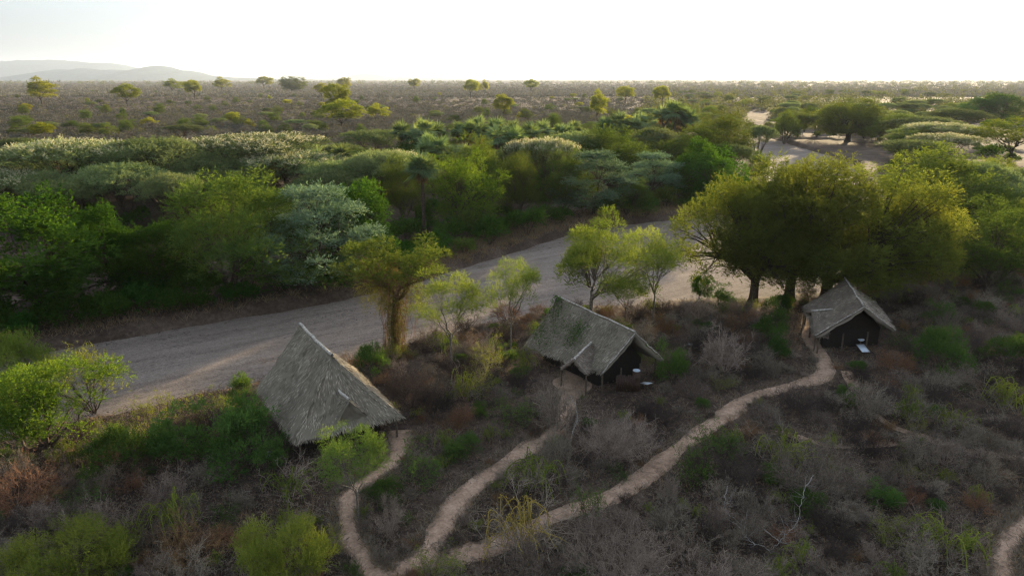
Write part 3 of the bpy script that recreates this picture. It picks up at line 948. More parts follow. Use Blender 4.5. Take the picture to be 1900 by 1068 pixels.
# ------------------------------------------------------------------ vine-draped tree
g = np.random.default_rng(31)
p, h, w = size_at(735, 662, 447, 152)
cl = []
for (cx, cz, r) in ((-0.42, 0.90, .22), (-0.30, 0.80, .2), (-.12, .93, .22), (.05, .86, .2), (.38, .90, .24), (.24, .82, .2), (-.40, .72, .16), (.0, .74, .18), (.42, .76, .17), (-.22, .66, .13), (.52, .84, .16), (-.52, .82, .16)):
    for k in range(4):
        cl.append((cx * w + g.normal() * .5, g.normal() * w * .2, cz * h - .3 + g.normal() * .25, r * w * g.uniform(.5, .7), r * w * .55))
cl = np.array(cl)
vt = empty("vine_draped_tree", (p[0], p[1], 0))
tag(vt, "vine-draped tree with a shaggy brown trunk and flat yellow-green crown by the sand", "tree", NB)
link("trunk", skeleton(g, cl, h * .5, 5, .34, M['bark_warm'], lean=(.25, 0), wiggle=.5, twigs=4), vt)
link("crown", crown_mesh(g, cl, 3000, .17, .08, .42, 6, M['olive_yellow'], up=.3, droop=.3), vt)
mb = MB()
for k in range(70):
    a = g.uniform(0, 2 * pi); r = abs(g.normal()) * .75 + .15
    z0 = h * g.uniform(.35, .85)
    st = np.array([.25 + cos(a) * r * 1.35, sin(a) * r * 1.1, z0])
    en = np.array([.05 + cos(a) * r * .9 + g.normal() * .25, sin(a) * r * .9 + g.normal() * .25, z0 * g.uniform(0, .35)])
    ct = (st + en) / 2 + np.append(g.normal(size=2) * .3, 0)
    b = bez(st, ct, en, 6); b[1:-1] += g.normal(size=(4, 3)) * .1
    prisms(mb, b[:-1], b[1:], .017, .014, 3, np.full(5, g.random()))
    q = b[g.integers(0, 6, 6)] + g.normal(size=(6, 3)) * .1
    mb.quads(leaf_quads(q, g.normal(size=(6, 3)) + np.array([0, 0, -.6]), g.normal(size=(6, 3)), .2, .06), g.random(6))
link("vine", mb.data("vine", M['twig_brown']), vt)
sh = np.array([(.15 + g.normal() * .22, g.normal() * .25, h * t, (.50 + .6 * t) * g.uniform(.6, 1.3), .8) for t in np.linspace(.04, .72, 24)] + [(g.choice([-1, 1]) * w * g.uniform(.1, .36), g.normal() * .8, h * g.uniform(.42, .72), .5, 1.0) for _ in range(16)])
link("vine_leaves", crown_mesh(g, sh, 2600, .15, .06, .5, 6, M['vine'], up=-.6, droop=.5, inner=.5, name="vine_leaves"), vt)

# ------------------------------------------------------------------ doum palms
def fan_palm(rng, H, n_heads, skirt, trunk_r=.17, n_fan=34, fan=1.55):
    tb, fb, sb = MB(), MB(), MB()
    fork = H * .55
    tops = []
    if n_heads == 1:
        tp = np.array([rng.normal() * .2, rng.normal() * .2, H - 1.2])
        tube(tb, bez(np.array([0, 0, -.1]), np.array([0, 0, H * .5]), tp, 9), np.array([1.5, 1.1, 1, .97, .95, .94, .95, 1, 1.1]) * trunk_r, None, 7)
        tops.append(tp)
    else:
        f = np.array([0, 0, fork])
        tube(tb, bez(np.array([0, 0, -.1]), np.array([.05, 0, fork * .5]), f, 5), trunk_r * 1.2, trunk_r, 7)
        for k in range(n_heads):
            a = k * 2 * pi / n_heads + rng.normal() * .3
            tp = np.array([cos(a) * H * .16, sin(a) * H * .16, H - 1.2 - rng.random() * H * .12])
            tube(tb, bez(f - np.array([0, 0, .1]), f + np.array([cos(a), sin(a), .6]) * H * .1, tp, 6), trunk_r * .9, trunk_r * .8, 6)
            tops.append(tp)
    for tp in tops:
        for k in range(n_fan):
            el = math.asin(rng.uniform(-.45, 1.0)); a = k * 2.4 + rng.normal() * .2
            d = np.array([cos(a) * cos(el), sin(a) * cos(el), sin(el)])
            pl = rng.uniform(.55, 1.0)
            e = tp + d * pl + np.array([0, 0, -.1 * pl])
            prisms(fb, [tp], [e], .03, .02, 3, np.array([.8]))
            nrm = norm(np.cross(d, np.array([-sin(a), cos(a), 0.0])) + rng.normal(size=3) * .25)
            s = norm(np.cross(nrm, d))
            th = np.linspace(-1.25, 1.25, 17) + rng.normal(size=17) * .05
            dd = np.cos(th)[:, None] * d + np.sin(th)[:, None] * s - np.array([0, 0, .34])
            L = fan * rng.uniform(.85, 1.1) * (1 - .22 * np.abs(th) / 1.25)
            fb.quads(leaf_quads(np.repeat(e[None], 17, 0), dd, nrm + rng.normal(size=(17, 3)) * .2, L * rng.uniform(.8, 1.1, 17), .14), np.clip(rng.random() * .5 + rng.random(17) * .5, 0, 1))
        for k in range(skirt):
            a = rng.uniform(0, 2 * pi)
            st = tp + np.array([cos(a) * .2, sin(a) * .2, -rng.uniform(0, 1.0)])
            dd = np.array([cos(a) * .3, sin(a) * .3, -1]) + rng.normal(size=(7, 3)) * .28
            sb.quads(leaf_quads(np.repeat(st[None], 7, 0) + rng.normal(size=(7, 3)) * .08, dd, rng.normal(size=(7, 3)), rng.uniform(.7, 1.3, 7), .15), rng.random(7))
    return tb.data("trunk", M['bark'], True), fb.data("crown", M['palm']), sb.data("dead_frond_skirt", M['dead_frond'])


PALMS = [fan_palm(np.random.default_rng(300 + i), 8.0, n, sk) for i, (n, sk) in enumerate(((1, 18), (2, 10), (3, 10), (1, 14)))]
HERO_PALM = fan_palm(np.random.default_rng(310), 10.4, 1, 60, .24, 60, 2.1)


def plant_palm(bx, by, ty, var, label=None, look=None):
    p, h, w = size_at(bx, by, ty - (0 if var == 'hero' else 12), 10)
    pm, H = (HERO_PALM, 10.4) if var == 'hero' else (PALMS[var], 8.0)
    k = h / H
    k = k if var == 'hero' else max(k, .82)
    sxy = k
    r = empty("doum_palm", (p[0], p[1], hz(p[0], p[1]) - .05), TR.uniform(0, 6), (sxy, sxy, k))
    link("trunk", pm[0], r); link("crown", pm[1], r); link("dead_frond_skirt", pm[2], r)
    if label: tag(r, label, "palm", "doum palms in the tree belt")
    else: autolabel(r, look, "palm", "doum palms in the tree belt")
    TREES.append((p[0], p[1], 1.2))


plant_palm(788, 446, 296, 'hero', "tall doum palm on the far bank with a skirt of hanging dead fronds")
for bx, by, ty, v, lab in [
    (612, 378, 288, 1, "doum palm left in the clump of three beside the widest pale acacia"),
    (638, 380, 284, 0, "doum palm tallest in the clump of three beside the widest pale acacia"),
    (656, 378, 300, 3, "yellowing doum palm right in the clump of three beside the widest acacia"),
    (748, 335, 244, 3, "doum palm left of the trio above the small flat-topped acacia"),
    (778, 338, 235, 1, "doum palm tallest of the trio above the small flat-topped acacia"),
    (812, 330, 242, 0, "doum palm right of the trio beside the domed olive-tinted tree"),
    (805, 365, 262, 2, "short doum palm in front of the palm trio"),
    (852, 370, 280, 2, "lime-coloured doum palm behind the lush sunlit green tree"),
    (868, 325, 236, 2, "doum palm at the left end of the long palm row"),
    (895, 320, 229, 1, "doum palm second in the long palm row, tallest at that end"),
    (922, 322, 234, 0, "doum palm third in the long palm row, slender"),
    (942, 350, 244, 2, "broad doum palm in front of the long palm row"),
    (962, 335, 240, 1, "doum palm in the middle of the long palm row"),
    (985, 340, 243, 3, "doum palm just right of the middle of the long palm row"),
    (1008, 322, 240, 0, "doum palm above the white-topped umbrella acacias"),
    (1040, 312, 242, 2, "squat doum palm right of the white-topped umbrella acacias"),
    (1062, 306, 238, 1, "doum palm near the dark domed tree in the scrub"),
    (1130, 302, 226, 2, "doum palm left of the pair over the tall hazy feathery tree"),
    (1158, 300, 220, 1, "doum palm right of the pair over the tall hazy feathery tree"),
    (1185, 296, 226, 3, "low doum palm between the hazy pair and the tall hazy trio"),
    (1228, 285, 200, 1, "doum palm tallest of the hazy trio at the right end of the row"),
    (1248, 288, 204, 0, "doum palm in the middle of the hazy trio at the right end"),
    (1268, 286, 212, 2, "doum palm right of the hazy trio at the right end"),
]:
    plant_palm(bx, by, ty, v, lab)


# ------------------------------------------------------------------ thatched huts
HUTS = []


def thatch(rng, slab, a, b, rb, ra, thick=.26, per_m2=110, sag=.14, over=.25):
    """a->b eave, ra, rb the ridge above a and b (equal for a hip triangle)."""
    a, b, ra, rb = (np.array(q, float) for q in (a, b, ra, rb))
    nu, nv = 15, 11
    u, v = np.meshgrid(np.linspace(0, 1, nu), np.linspace(0, 1, nv))

    def bil(u, v):
        u, v = u[..., None], v[..., None]
        return (a * (1 - u) + b * u) * (1 - v) + (ra * (1 - u) + rb * u) * v
    n = norm(np.cross(b - a, (ra + rb) / 2 - (a + b) / 2))
    if n[2] < 0: n = -n
    P = bil(u, v) - n * (sag * np.sin(pi * v))[..., None] + n * (rng.normal(size=u.shape) * .055)[..., None]
    Q = P - n * thick
    Q[0] = Q[0] + np.array([0, 0, .02])
    V = np.concatenate([P.reshape(-1, 3), Q.reshape(-1, 3)])
    i = (np.arange(nv - 1)[:, None] * nu + np.arange(nu - 1)[None]).ravel()
    top = np.stack([i, i + 1, i + nu + 1, i + nu], 1)
    m = nu * nv
    F = [top, top[:, ::-1] + m]
    for e in (np.arange(nu), np.arange(nu) + (nv - 1) * nu, np.arange(nv) * nu, np.arange(nv) * nu + nu - 1):
        F.append(np.stack([e[:-1], e[1:], e[1:] + m, e[:-1] + m], 1))
    F = np.vstack(F)
    slab.add(V, F, np.full(len(F), .22))
    area = np.linalg.norm(np.cross(b - a, ra - a)) * .5 + np.linalg.norm(np.cross(rb - b, ra - b)) * .5
    N = int(area * per_m2)
    lb, lr = np.linalg.norm(b - a), np.linalg.norm(rb - ra)
    v = rng.random(N * 2)
    v = v[rng.random(N * 2) < ((1 - v) * lb + v * lr) / max(lb, lr)][:N]
    u = rng.random(len(v))
    p = bil(u, v) - n * (sag * np.sin(pi * v))[:, None] + n * rng.uniform(.0, .05, len(v))[:, None]
    dn = norm((a * (1 - u[:, None]) + b * u[:, None]) - (ra * (1 - u[:, None]) + rb * u[:, None]))
    d = norm(dn + rng.normal(size=dn.shape) * .16 + n * rng.uniform(-.04, .30, len(v))[:, None])
    row = .5 + .5 * np.sin(v * 38 + 2 * np.sin(u * 9))
    pat = .5 + .5 * np.sin(u * 11 + 3 * v) * np.sin(v * 7 - u * 4)
    slab.quads(leaf_quads(p, d, n + rng.normal(size=p.shape) * .25, rng.uniform(.22, .46, len(p)), rng.uniform(.02, .045, len(p))),
               np.clip(-.02 + rng.random(len(p)) ** 1.3 * .75 + row * .12 + pat * .30 - .10 + .22 * (np.sin(u * 23 + v * 5) * np.sin(v * 17 + u * 6) > .45) - .15 * (np.sin(u * 8 + 1) * np.sin(v * 6 + 2) > .5), 0, 1))
    ne = int(np.linalg.norm(b - a) * 26)     # ragged eave
    u = rng.random(ne)
    p = bil(u, np.full(ne, .02)) - n * rng.uniform(0, thick, ne)[:, None]
    dn = norm((a + b) / 2 - (ra + rb) / 2)
    slab.quads(leaf_quads(p, dn + rng.normal(size=p.shape) * .2 + np.array([0, 0, -.15]), n + rng.normal(size=p.shape) * .3, rng.uniform(.2, .42, ne), .05), rng.random(ne) * .8)


def ridge_roll(pts, r=.13, n=10):
    mb = MB()
    pts = np.array(pts, float)
    L = np.vstack([pts[0] + (pts[-1] - pts[0]) * t for t in np.linspace(0, 1, n)]) if len(pts) == 2 else pts
    L = L + R0.normal(size=L.shape) * .025
    tube(mb, L, r, r, 7)
    return mb


def post(root, x, y, z0, z1, r=.075):
    mb = MB()
    pts = np.array([(x, y, z0), (x + .02, y - .02, (z0 + z1) / 2), (x, y, z1)])
    tube(mb, pts, r * 1.1, r * .9, 7)
    o = link("post", mb.data("post", M['wood'], True), root)


def local(root_xy, q):
    return np.array(q, float) - np.array([root_xy[0], root_xy[1], 0])


def build_hut(name, label, eave, ridge, hip_end, dormer, seed, canvas_h=2.3):
    """eave: near-left, near-right, far-right, far-left; ridge: near, far."""
    rng = np.random.default_rng(seed)
    ctr = np.mean(np.array(eave)[:, :2], 0)
    E = [local(ctr, q) for q in eave]
    Rn, Rf = (local(ctr, q) for q in ridge)
    root = empty(name, (ctr[0], ctr[1], 0))
    tag(root, label, "hut", "thatched huts on the near bank")
    nl, nr, fr, fl = E
    mb = MB()
    thatch(rng, mb, fl, nl, Rn, Rf)
    thatch(rng, mb, nr, fr, Rf, Rn)
    if hip_end: thatch(rng, mb, nl, nr, Rn, Rn)
    roof = link("roof", mb.data("roof", M['thatch']), root)
    link("ridge_cap", ridge_roll([Rn + np.array([0, 0, .07]), Rf + np.array([0, 0, .07])], .11 if hip_end else .07).data("ridge_cap", M['ridge'], True), roof)
    if not hip_end:
        for e in (nl, nr):
            d = norm(Rn - Rf) * .06
            link("verge_trim", ridge_roll([e + d, Rn + d], .04).data("verge_trim", M['ridge'], True), roof)
    # porch roof
    if dormer:
        I, O, F1, F2 = (local(ctr, q) for q in dormer[:4])
        mb = MB()
        back = (I - O) * (1.6 if len(dormer) < 6 else dormer[5])
        thatch(rng, mb, F1, F1 + back - np.array([0, 0, .2]), I - np.array([0, 0, .05]), O, .16, 100, .03)
        thatch(rng, mb, F2, F2 + back - np.array([0, 0, .2]), I - np.array([0, 0, .05]), O, .16, 100, .03)
        if dormer[4]: thatch(rng, mb, F2, F1, O, O, .16, 100, .03)
        pr = link("porch_roof", mb.data("porch_roof", M['thatch']), root)
        link("ridge_cap", ridge_roll([O + np.array([0, 0, .05]), I + np.array([0, 0, .05])], .09).data("ridge_cap", M['ridge'], True), pr)
        for f in (F1, F2):
            q = f * .96 + (O + I) / 2 * .04
            post(root, q[0], q[1], -.1, f[2] - .1, .06)
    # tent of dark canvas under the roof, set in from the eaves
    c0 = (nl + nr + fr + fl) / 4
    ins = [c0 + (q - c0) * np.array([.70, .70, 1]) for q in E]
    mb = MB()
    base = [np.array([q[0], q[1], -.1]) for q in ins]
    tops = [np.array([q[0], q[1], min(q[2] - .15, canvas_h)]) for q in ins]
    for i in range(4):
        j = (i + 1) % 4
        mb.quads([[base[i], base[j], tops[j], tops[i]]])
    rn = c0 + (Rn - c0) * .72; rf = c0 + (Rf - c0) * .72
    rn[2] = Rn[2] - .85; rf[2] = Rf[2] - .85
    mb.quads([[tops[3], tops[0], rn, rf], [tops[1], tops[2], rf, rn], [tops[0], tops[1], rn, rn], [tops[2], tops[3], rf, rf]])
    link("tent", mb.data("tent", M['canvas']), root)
    for i in range(4):
        j = (i + 1) % 4
        for t in ((0.03, .35, .68) if i in (0, 2) else (0.03, .5)):
            q = E[i] * (1 - t) + E[j] * t
            q = c0 + (q - c0) * np.array([.93, .93, 1])
            post(root, q[0], q[1], -.2, q[2] - .12)
    # rafters showing in the open gable
    if not hip_end:
        for e in (nl, nr):
            m2 = MB(); tube(m2, np.array([e + (Rn - e) * .03 - np.array([0, 0, .34]) + (Rf - Rn) * .03, Rn - np.array([0, 0, .34]) + (Rf - Rn) * .03]), .06, .05, 6)
            link("rafter", m2.data("rafter", M['wood'], True), root)
    else:
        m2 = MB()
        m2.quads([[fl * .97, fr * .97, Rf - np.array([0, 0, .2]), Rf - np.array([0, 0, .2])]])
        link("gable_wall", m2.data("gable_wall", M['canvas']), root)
    HUTS.append((np.array([q[:2] for q in eave]), ctr))
    return root


P3 = lambda px, py, z: ground_at(px, py, z)
build_hut("thatched_hut", "left thatched hut, steep grey roof with a white ridge and small hipped porch",
          [(-14.0, 38.9, 1.7), (-7.5, 42.2, 1.9), (-12.4, 50.0, 2.0), (-19.1, 46.6, 1.9)], [(-12.2, 42.8, 6.1), (-16.2, 48.9, 6.15)], True,
          [P3(630, 726, 4.05), P3(647, 741, 3.95), P3(693, 777, 1.85), P3(614, 797, 1.7), True], 41)
build_hut("thatched_hut", "middle thatched hut, mossy dark roof with a black open gable beside a brown drum",
          [(7.0, 49.2, 2.0), (12.4, 51.9, 2.0), (7.4, 61.0, 1.3), (1.0, 57.0, 1.1)], [(9.65, 50.2, 5.0), (4.1, 59.0, 5.1)], False,
          [P3(1097, 636, 3.5), P3(1064, 667, 3.3), P3(1088, 694, 1.9), P3(1040, 684, 1.7), False], 42)
build_hut("thatched_hut", "right thatched hut, low brown roof under the huge olive trees",
          [(27.2, 57.4, 2.0), (35.2, 58.8, 2.0), (37.6, 67.2, 2.0), (29.6, 65.8, 2.0)], [(31.3, 57.6, 4.65), (33.8, 66.6, 4.65)], False,
          [P3(1550, 574, 3.1), P3(1506, 577, 2.9), P3(1513, 622, 1.75), P3(1491, 578, 1.8), False, .55], 43)


g = np.random.default_rng(44)
mroof = [o for o in bpy.data.objects if o.name.startswith("roof") and o.parent and o.parent['label'].startswith("middle")][0]
e0, e1, r0, r1 = (local(HUTS[1][1], q) for q in ((1.0, 57.0, 1.1), (7.0, 49.2, 2.0), (4.1, 59.0, 5.1), (9.65, 50.2, 5.0)))
lv = []
for u, v, n, sp in ((.12, .75, 260, .12), (.08, .35, 240, .12), (.3, .55, 130, .14), (.48, .62, 300, .09), (.52, .4, 160, .08), (.25, .2, 120, .12), (.03, .95, 160, .06)):
    uu, vv = np.clip(u + g.normal(size=n) * sp * .6, 0, 1)[:, None], np.clip(v + g.normal(size=n) * sp, 0, 1)[:, None]
    lv.append((e0 * (1 - uu) + e1 * uu) * (1 - vv) + (r0 * (1 - uu) + r1 * uu) * vv + np.array([-.1, -.05, .12]) * g.uniform(.3, 2.2, (n, 1)))
lv = np.vstack(lv); n = len(lv)
link("roof_creeper", mesh_data("roof_creeper", leaf_quads(lv, g.normal(size=lv.shape), g.normal(size=lv.shape) + np.array([0, 0, 1]), g.uniform(.1, .24, n), .08).reshape(-1, 3), np.arange(n * 4).reshape(-1, 4), M['green'], g.random(n)), mroof)


def hut_clear(P):
    P = np.atleast_2d(P)
    d = np.full(len(P), 1e9)
    for E, ctr in HUTS:
        e = ctr + (E - ctr) * .97
        d = np.minimum(d, np.where(in_poly(P, e), -1, np.minimum(seg_dist(P, np.vstack([e, e[:1]])), 99)))
    return d


# things standing by the huts
def drum(px, py, h, r, label):
    p = ground_at(px, py)
    root = empty("water_drum", (p[0], p[1], hz(p[0], p[1]) - .03))
    tag(root, label, "drum")
    mb = MB()
    z = np.array([0, .02, .3, .31, .35, .36, .66, .67, .71, .72, .98, 1.0]) * h
    rr = np.array([.96, 1, 1, 1.04, 1.04, 1, 1, 1.04, 1.04, 1, 1, .95]) * r
    tube(mb, np.column_stack([0 * z, 0 * z, z]) + 0, rr, None, 20)
    link("body", mb.data("body", M['drum'], True), root)
    mb = MB()
    a = np.linspace(0, 2 * pi, 21)[:-1]
    ring = np.column_stack([np.cos(a) * r * .9, np.sin(a) * r * .9, np.full(20, h * 1.012)])
    for i in range(10):
        mb.quads([[ring[i], ring[(i + 1) % 20], ring[(20 - i - 1) % 20], ring[(20 - i) % 20]]])
    tube(mb, np.array([(0, 0, h * .985), (0, 0, h * 1.012)]), r * .9, r * .9, 20)
    link("lid", mb.data("lid", M['panel'], False), root)
    return root


drum(1179, 724, 1.75, .33, "slim brown drum with a pale round lid beside the middle thatched hut")
p = ground_at(1160, 727)
scr = empty("screen_wall", (p[0], p[1], 0))
tag(scr, "dark brown slatted screen against the drum at the middle thatched hut", "screen")
mb = MB()
for k in range(11):
    x = -.75 + k * .15
    mb.box((x, -.02, -.05), (x + .11, .02, 1.45 + .06 * sin(k * 2.2)))
link("slat", mb.data("slat", M['drum']), scr)
mb = MB(); mb.box((-.78, .022, .3), (.9, .06, .38)); mb.box((-.78, .022, 1.1), (.9, .06, 1.18))
link("rail", mb.data("rail", M['wood']), scr)


def tilted_panel(px, py, w, l, tilt, rz, label):
    p = ground_at(px, py, .5)
    root = empty("solar_panel", (p[0], p[1], 0), rz)
    tag(root, label, "panel")
    c, s = cos(tilt), sin(tilt)
    T = lambda q: np.array([q[0], q[1] * c - q[2] * s, q[1] * s + q[2] * c + .55])
    mb = MB(); mb.box((-w / 2, -l / 2, 0), (w / 2, l / 2, .03), T)
    link("sheet", mb.data("sheet", M['panel']), root)
    mb = MB()
    for a, b in (((-w / 2 - .04, -l / 2 - .04), (w / 2 + .04, -l / 2)), ((-w / 2 - .04, l / 2), (w / 2 + .04, l / 2 + .04)), ((-w / 2 - .04, -l / 2), (-w / 2, l / 2)), ((w / 2, -l / 2), (w / 2 + .04, l / 2))):
        mb.box((*a, -.01), (*b, .045), T)
    link("frame", mb.data("frame", M['wood']), root)
    for sx in (-1, 1):
        for sy in (-1, 1):
            q = T((sx * w * .42, sy * l * .42, -.01))
            m2 = MB(); tube(m2, np.array([(q[0], q[1], -.1), q]), .03, .03, 6)
            link("leg", m2.data("leg", M['wood']), root)


tilted_panel(1199, 712, .62, .95, radians(-14), radians(35), "pale blue tilted panel on short legs right of the brown drum")
tilted_panel(1601, 647, .75, 1.15, radians(16), radians(4), "pale blue tilted panel in front of the right thatched hut")
p = ground_at(1597, 634, .6)
root = empty("wash_basin", (p[0], p[1], 0)); tag(root, "small white basin on a stand behind the right hut's blue panel", "basin")
mb = MB(); zz = np.array([.72, .74, .86, .88, .86, .78]); tube(mb, np.column_stack([0 * zz, 0 * zz, zz]), np.array([.1, .2, .3, .3, .27, .05]), None, 14)
link("bowl", mb.data("bowl", M['panel'], True), root)
mb = MB(); tube(mb, np.array([(0, 0, -.05), (0, 0, .73)]), .06, .05, 7); link("stand", mb.data("stand", M['wood']), root)

# ------------------------------------------------------------------ shrubs of the near bank
def twig_shrub(rng, H, R, stems, kids, mat, curl=.15, r0=.022, leaf=None, upright=.7):
    mb = MB()
    a = rng.uniform(0, 2 * pi, stems)
    b = np.column_stack([np.cos(a) * R * .12 * rng.random(stems), np.sin(a) * R * .12 * rng.random(stems), np.full(stems, -.05)])
    el = rng.uniform(.35, 1.35, stems) * upright + (1 - upright) * .5
    d = np.column_stack([np.cos(a) * np.cos(el), np.sin(a) * np.cos(el), np.sin(el)])
    L = rng.uniform(.6, 1.0, stems) * (H * np.sin(el) + R * np.cos(el))
    r = np.full(stems, r0)
    tips = []
    for lev in range(len(kids) + 1):
        n = len(b)
        m = b + d * L[:, None] * .5 + rng.normal(size=(n, 3)) * (L * curl)[:, None]
        e = b + d * L[:, None] + rng.normal(size=(n, 3)) * (L * curl)[:, None]
        e[:, 2] = np.maximum(e[:, 2], .05); m[:, 2] = np.maximum(m[:, 2], .03)
        t = rng.random(n)
        prisms(mb, b, m, r, r * .75, 3, t); prisms(mb, m, e, r * .75, r * .5, 3, t)
        tips.append(e)
        if lev == len(kids): break
        k = kids[lev]
        pi_ = np.repeat(np.arange(n), k)
        f = rng.uniform(.3, 1.0, n * k)
        st = np.where((f < .5)[:, None], b[pi_] + (m[pi_] - b[pi_]) * (f * 2)[:, None], m[pi_] + (e[pi_] - m[pi_]) * (f * 2 - 1)[:, None])
        d = norm(d[pi_] + rng.normal(size=(n * k, 3)) * .65 + np.array([0, 0, .1]))
        L = L[pi_] * rng.uniform(.35, .62, n * k)
        r = np.maximum(r[pi_] * .62, .0075)
        b = st
    stem = mb.data("stem", mat)
    if leaf is None: return stem
    lm, n_leaf, ll, lw = leaf
    T = np.vstack(tips[-2:])
    q = T[rng.integers(0, len(T), n_leaf)] + rng.normal(size=(n_leaf, 3)) * .07
    fol = mesh_data("foliage", leaf_quads(q, rng.normal(size=q.shape) + np.array([0, 0, .3]), rng.normal(size=q.shape) + np.array([0, 0, 1]), ll * rng.uniform(.6, 1.3, n_leaf), lw).reshape(-1, 3),
                    np.arange(n_leaf * 4).reshape(-1, 4), lm, rng.random(n_leaf))
    return stem, fol


SH = {'bare': [], 'brown': [], 'dark': [], 'leafy': [], 'yellow': [], 'creeper': [], 'feather': []}
for i in range(5):
    g = np.random.default_rng(400 + i)
    SH['bare'].append(((1.9, 1.7), twig_shrub(g, 1.9, 1.7, 20, (7, 6, 3), M['twig_grey'], .19, .027), None))
for i in range(3):
    g = np.random.default_rng(420 + i)
    SH['brown'].append(((1.7, 1.7), twig_shrub(g, 1.7, 1.7, 22, (6, 5, 3), M['twig_brown'], .16, .02), None))
for i in range(3):
    g = np.random.default_rng(440 + i)
    SH['dark'].append(((1.6, 1.8), twig_shrub(g, 1.6, 1.8, 26, (6, 6, 3), M['twig_dark'], .15, .02), None))
for i in range(4):
    g = np.random.default_rng(460 + i)
    SH['leafy'].append(((2.0, 1.7), *twig_shrub(g, 2.0, 1.7, 16, (5, 4), M['twig_dark'], .15, .022, (M['green'], 4200, .115, .06))))
for i in range(3):
    g = np.random.default_rng(480 + i)
    SH['yellow'].append(((2.2, 1.7), *twig_shrub(g, 2.2, 1.7, 16, (5, 5), M['twig_grey'], .13, .022, (M['yellow'], 3200, .105, .05))))
for i in range(3):
    g = np.random.default_rng(490 + i)
    SH['feather'].append(((2.2, 1.9), *twig_shrub(g, 2.2, 1.9, 24, (6, 4), M['creeper'], .10, .024, (M['lime'], 4200, .15, .035), .85)))


SH['bigfeather'] = []
SH['dense'] = []
for i in range(3):
    g = np.random.default_rng(570 + i)
    cl = clumps_round(g, 2.0, 2.2, .0, 34, .26, -.2, .35)
    SH['dense'].append(((2.2, 2), skeleton(g, cl, .3, 6, .05, M['bark'], multi=True, twigs=3, wiggle=.2),
                        crown_mesh(g, cl, 1500, .13, .06, .36, 6, M['green'], up=.25, name="foliage")))
SH['bigbare'] = []
for i in range(2):
    g = np.random.default_rng(560 + i)
    SH['bigbare'].append(((2, 3), twig_shrub(g, 2.0, 3.0, 44, (8, 6, 3), M['twig_grey'], .16, .018), None))
for i in range(2):
    g = np.random.default_rng(530 + i)
    cl = clumps_round(g, 3.3, 2.2, .1, 60, .2, -.1, .25)
    SH['bigfeather'].append(((2.2, 3.3), skeleton(g, cl, .3, 12, .05, M['bark_grey'], multi=True, twigs=5, wiggle=.25),
                             crown_mesh(g, cl, 2600, .17, .035, .6, 9, M['lime'], up=.5, droop=.1, name="foliage")))


def creeper_shrub(rng, H, R, mat):
    """arching whips over a tangle"""
    st = twig_shrub(rng, H * .8, R * .9, 16, (6, 4), M['twig_grey'], .18, .016)
    mb = MB(); lv = []
    for k in range(26):
        a = rng.uniform(0, 2 * pi); r = R * rng.uniform(.3, .9)
        s = np.array([cos(a) * r * .3, sin(a) * r * .3, H * .2])
        e = np.array([cos(a + .5) * r * 1.1, sin(a + .5) * r * 1.1, H * rng.uniform(.05, .6)])
        ct = (s + e) / 2 + np.array([rng.normal() * .4, rng.normal() * .4, H * rng.uniform(.8, 1.9)])
        b = bez(s, ct, e, 12)
        if k % 3 == 0:
            t = np.linspace(0, 1.5 * pi, 12); b[:, 0] += np.sin(t) * .3; b[:, 1] += (1 - np.cos(t)) * .2
        prisms(mb, b[:-1], b[1:], .028, .022, 3, np.full(11, rng.uniform(.3, 1)))
        lv.append(b[rng.integers(2, 12, 45)] + rng.normal(size=(45, 3)) * .07)
    lv = np.vstack(lv)
    n = len(lv)
    fol = MB(); fol.V, fol.F, fol.T, fol.n = mb.V, mb.F, mb.T, mb.n
    fol.quads(leaf_quads(lv, rng.normal(size=lv.shape), rng.normal(size=lv.shape) + np.array([0, 0, 1]), .085 * rng.uniform(.6, 1.3, n), .045), rng.random(n))
    return st, fol.data("creeper", mat)


for i in range(4):
    g = np.random.default_rng(500 + i)
    SH['creeper'].append(((1.7, 1.8), *creeper_shrub(g, 1.7, 1.8, M['lime'])))
g = np.random.default_rng(520)
SH['goldcreeper'] = [((1.7, 1.8), *creeper_shrub(g, 1.5, 2.2, M['gold']))]

SH_NAME = {'bare': 'bare_shrub', 'brown': 'brown_shrub', 'dark': 'dark_thorn_shrub', 'leafy': 'leafy_shrub', 'yellow': 'yellow_shrub', 'creeper': 'creeper_shrub', 'feather': 'feathery_shrub', 'bigfeather': 'feathery_shrub', 'bigbare': 'bare_shrub', 'goldcreeper': 'creeper_shrub', 'dense': 'leafy_shrub'}
SH_LOOK = {'bare': "leafless grey twiggy shrub", 'brown': "rust-brown dry shrub", 'dark': "dense dark leafless shrub", 'leafy': "small green leafy shrub", 'yellow': "yellow-leaved shrub",
           'creeper': "grey shrub hung with green creeper", 'feather': "feathery lime shrub"}
SH_LOOK['dense'] = "dense green leafy bush"
SHRUBS, EXT = [], {}


def shrub(kind, x, y, w, h, label=None):
    vs = SH[kind]
    k = int(TR.integers(len(vs)))
    _, stem, fol = vs[k]
    if (kind, k) not in EXT: EXT[kind, k] = extent(stem, fol)
    H, R = EXT[kind, k]
    s = (w / 2 / R, w / 2 / R * TR.uniform(.9, 1.1), h / H)
    z = hz(x, y) - .04
    if fol is None:
        o = link(SH_NAME[kind], stem, None, (x, y, z)); o.rotation_euler = (0, 0, TR.uniform(0, 6.28)); o.scale = s
    else:
        o = empty(SH_NAME[kind], (x, y, z), TR.uniform(0, 6.28), s)
        link("stem", stem, o); link("creeper" if kind in ('creeper', 'goldcreeper') else "foliage", fol, o)
    g = "shrubs of the near bank thicket"
    if label: tag(o, label, "shrub", g)
    else: autolabel(o, SH_LOOK[kind], "shrub", g)
    SHRUBS.append((x, y, w / 2))


def shrub_px(kind, bx, by, ty, w, label):
    p, h, wm = size_at(bx, by, ty, w)
    shrub(kind, p[0], p[1], wm, max(h, .5), label)


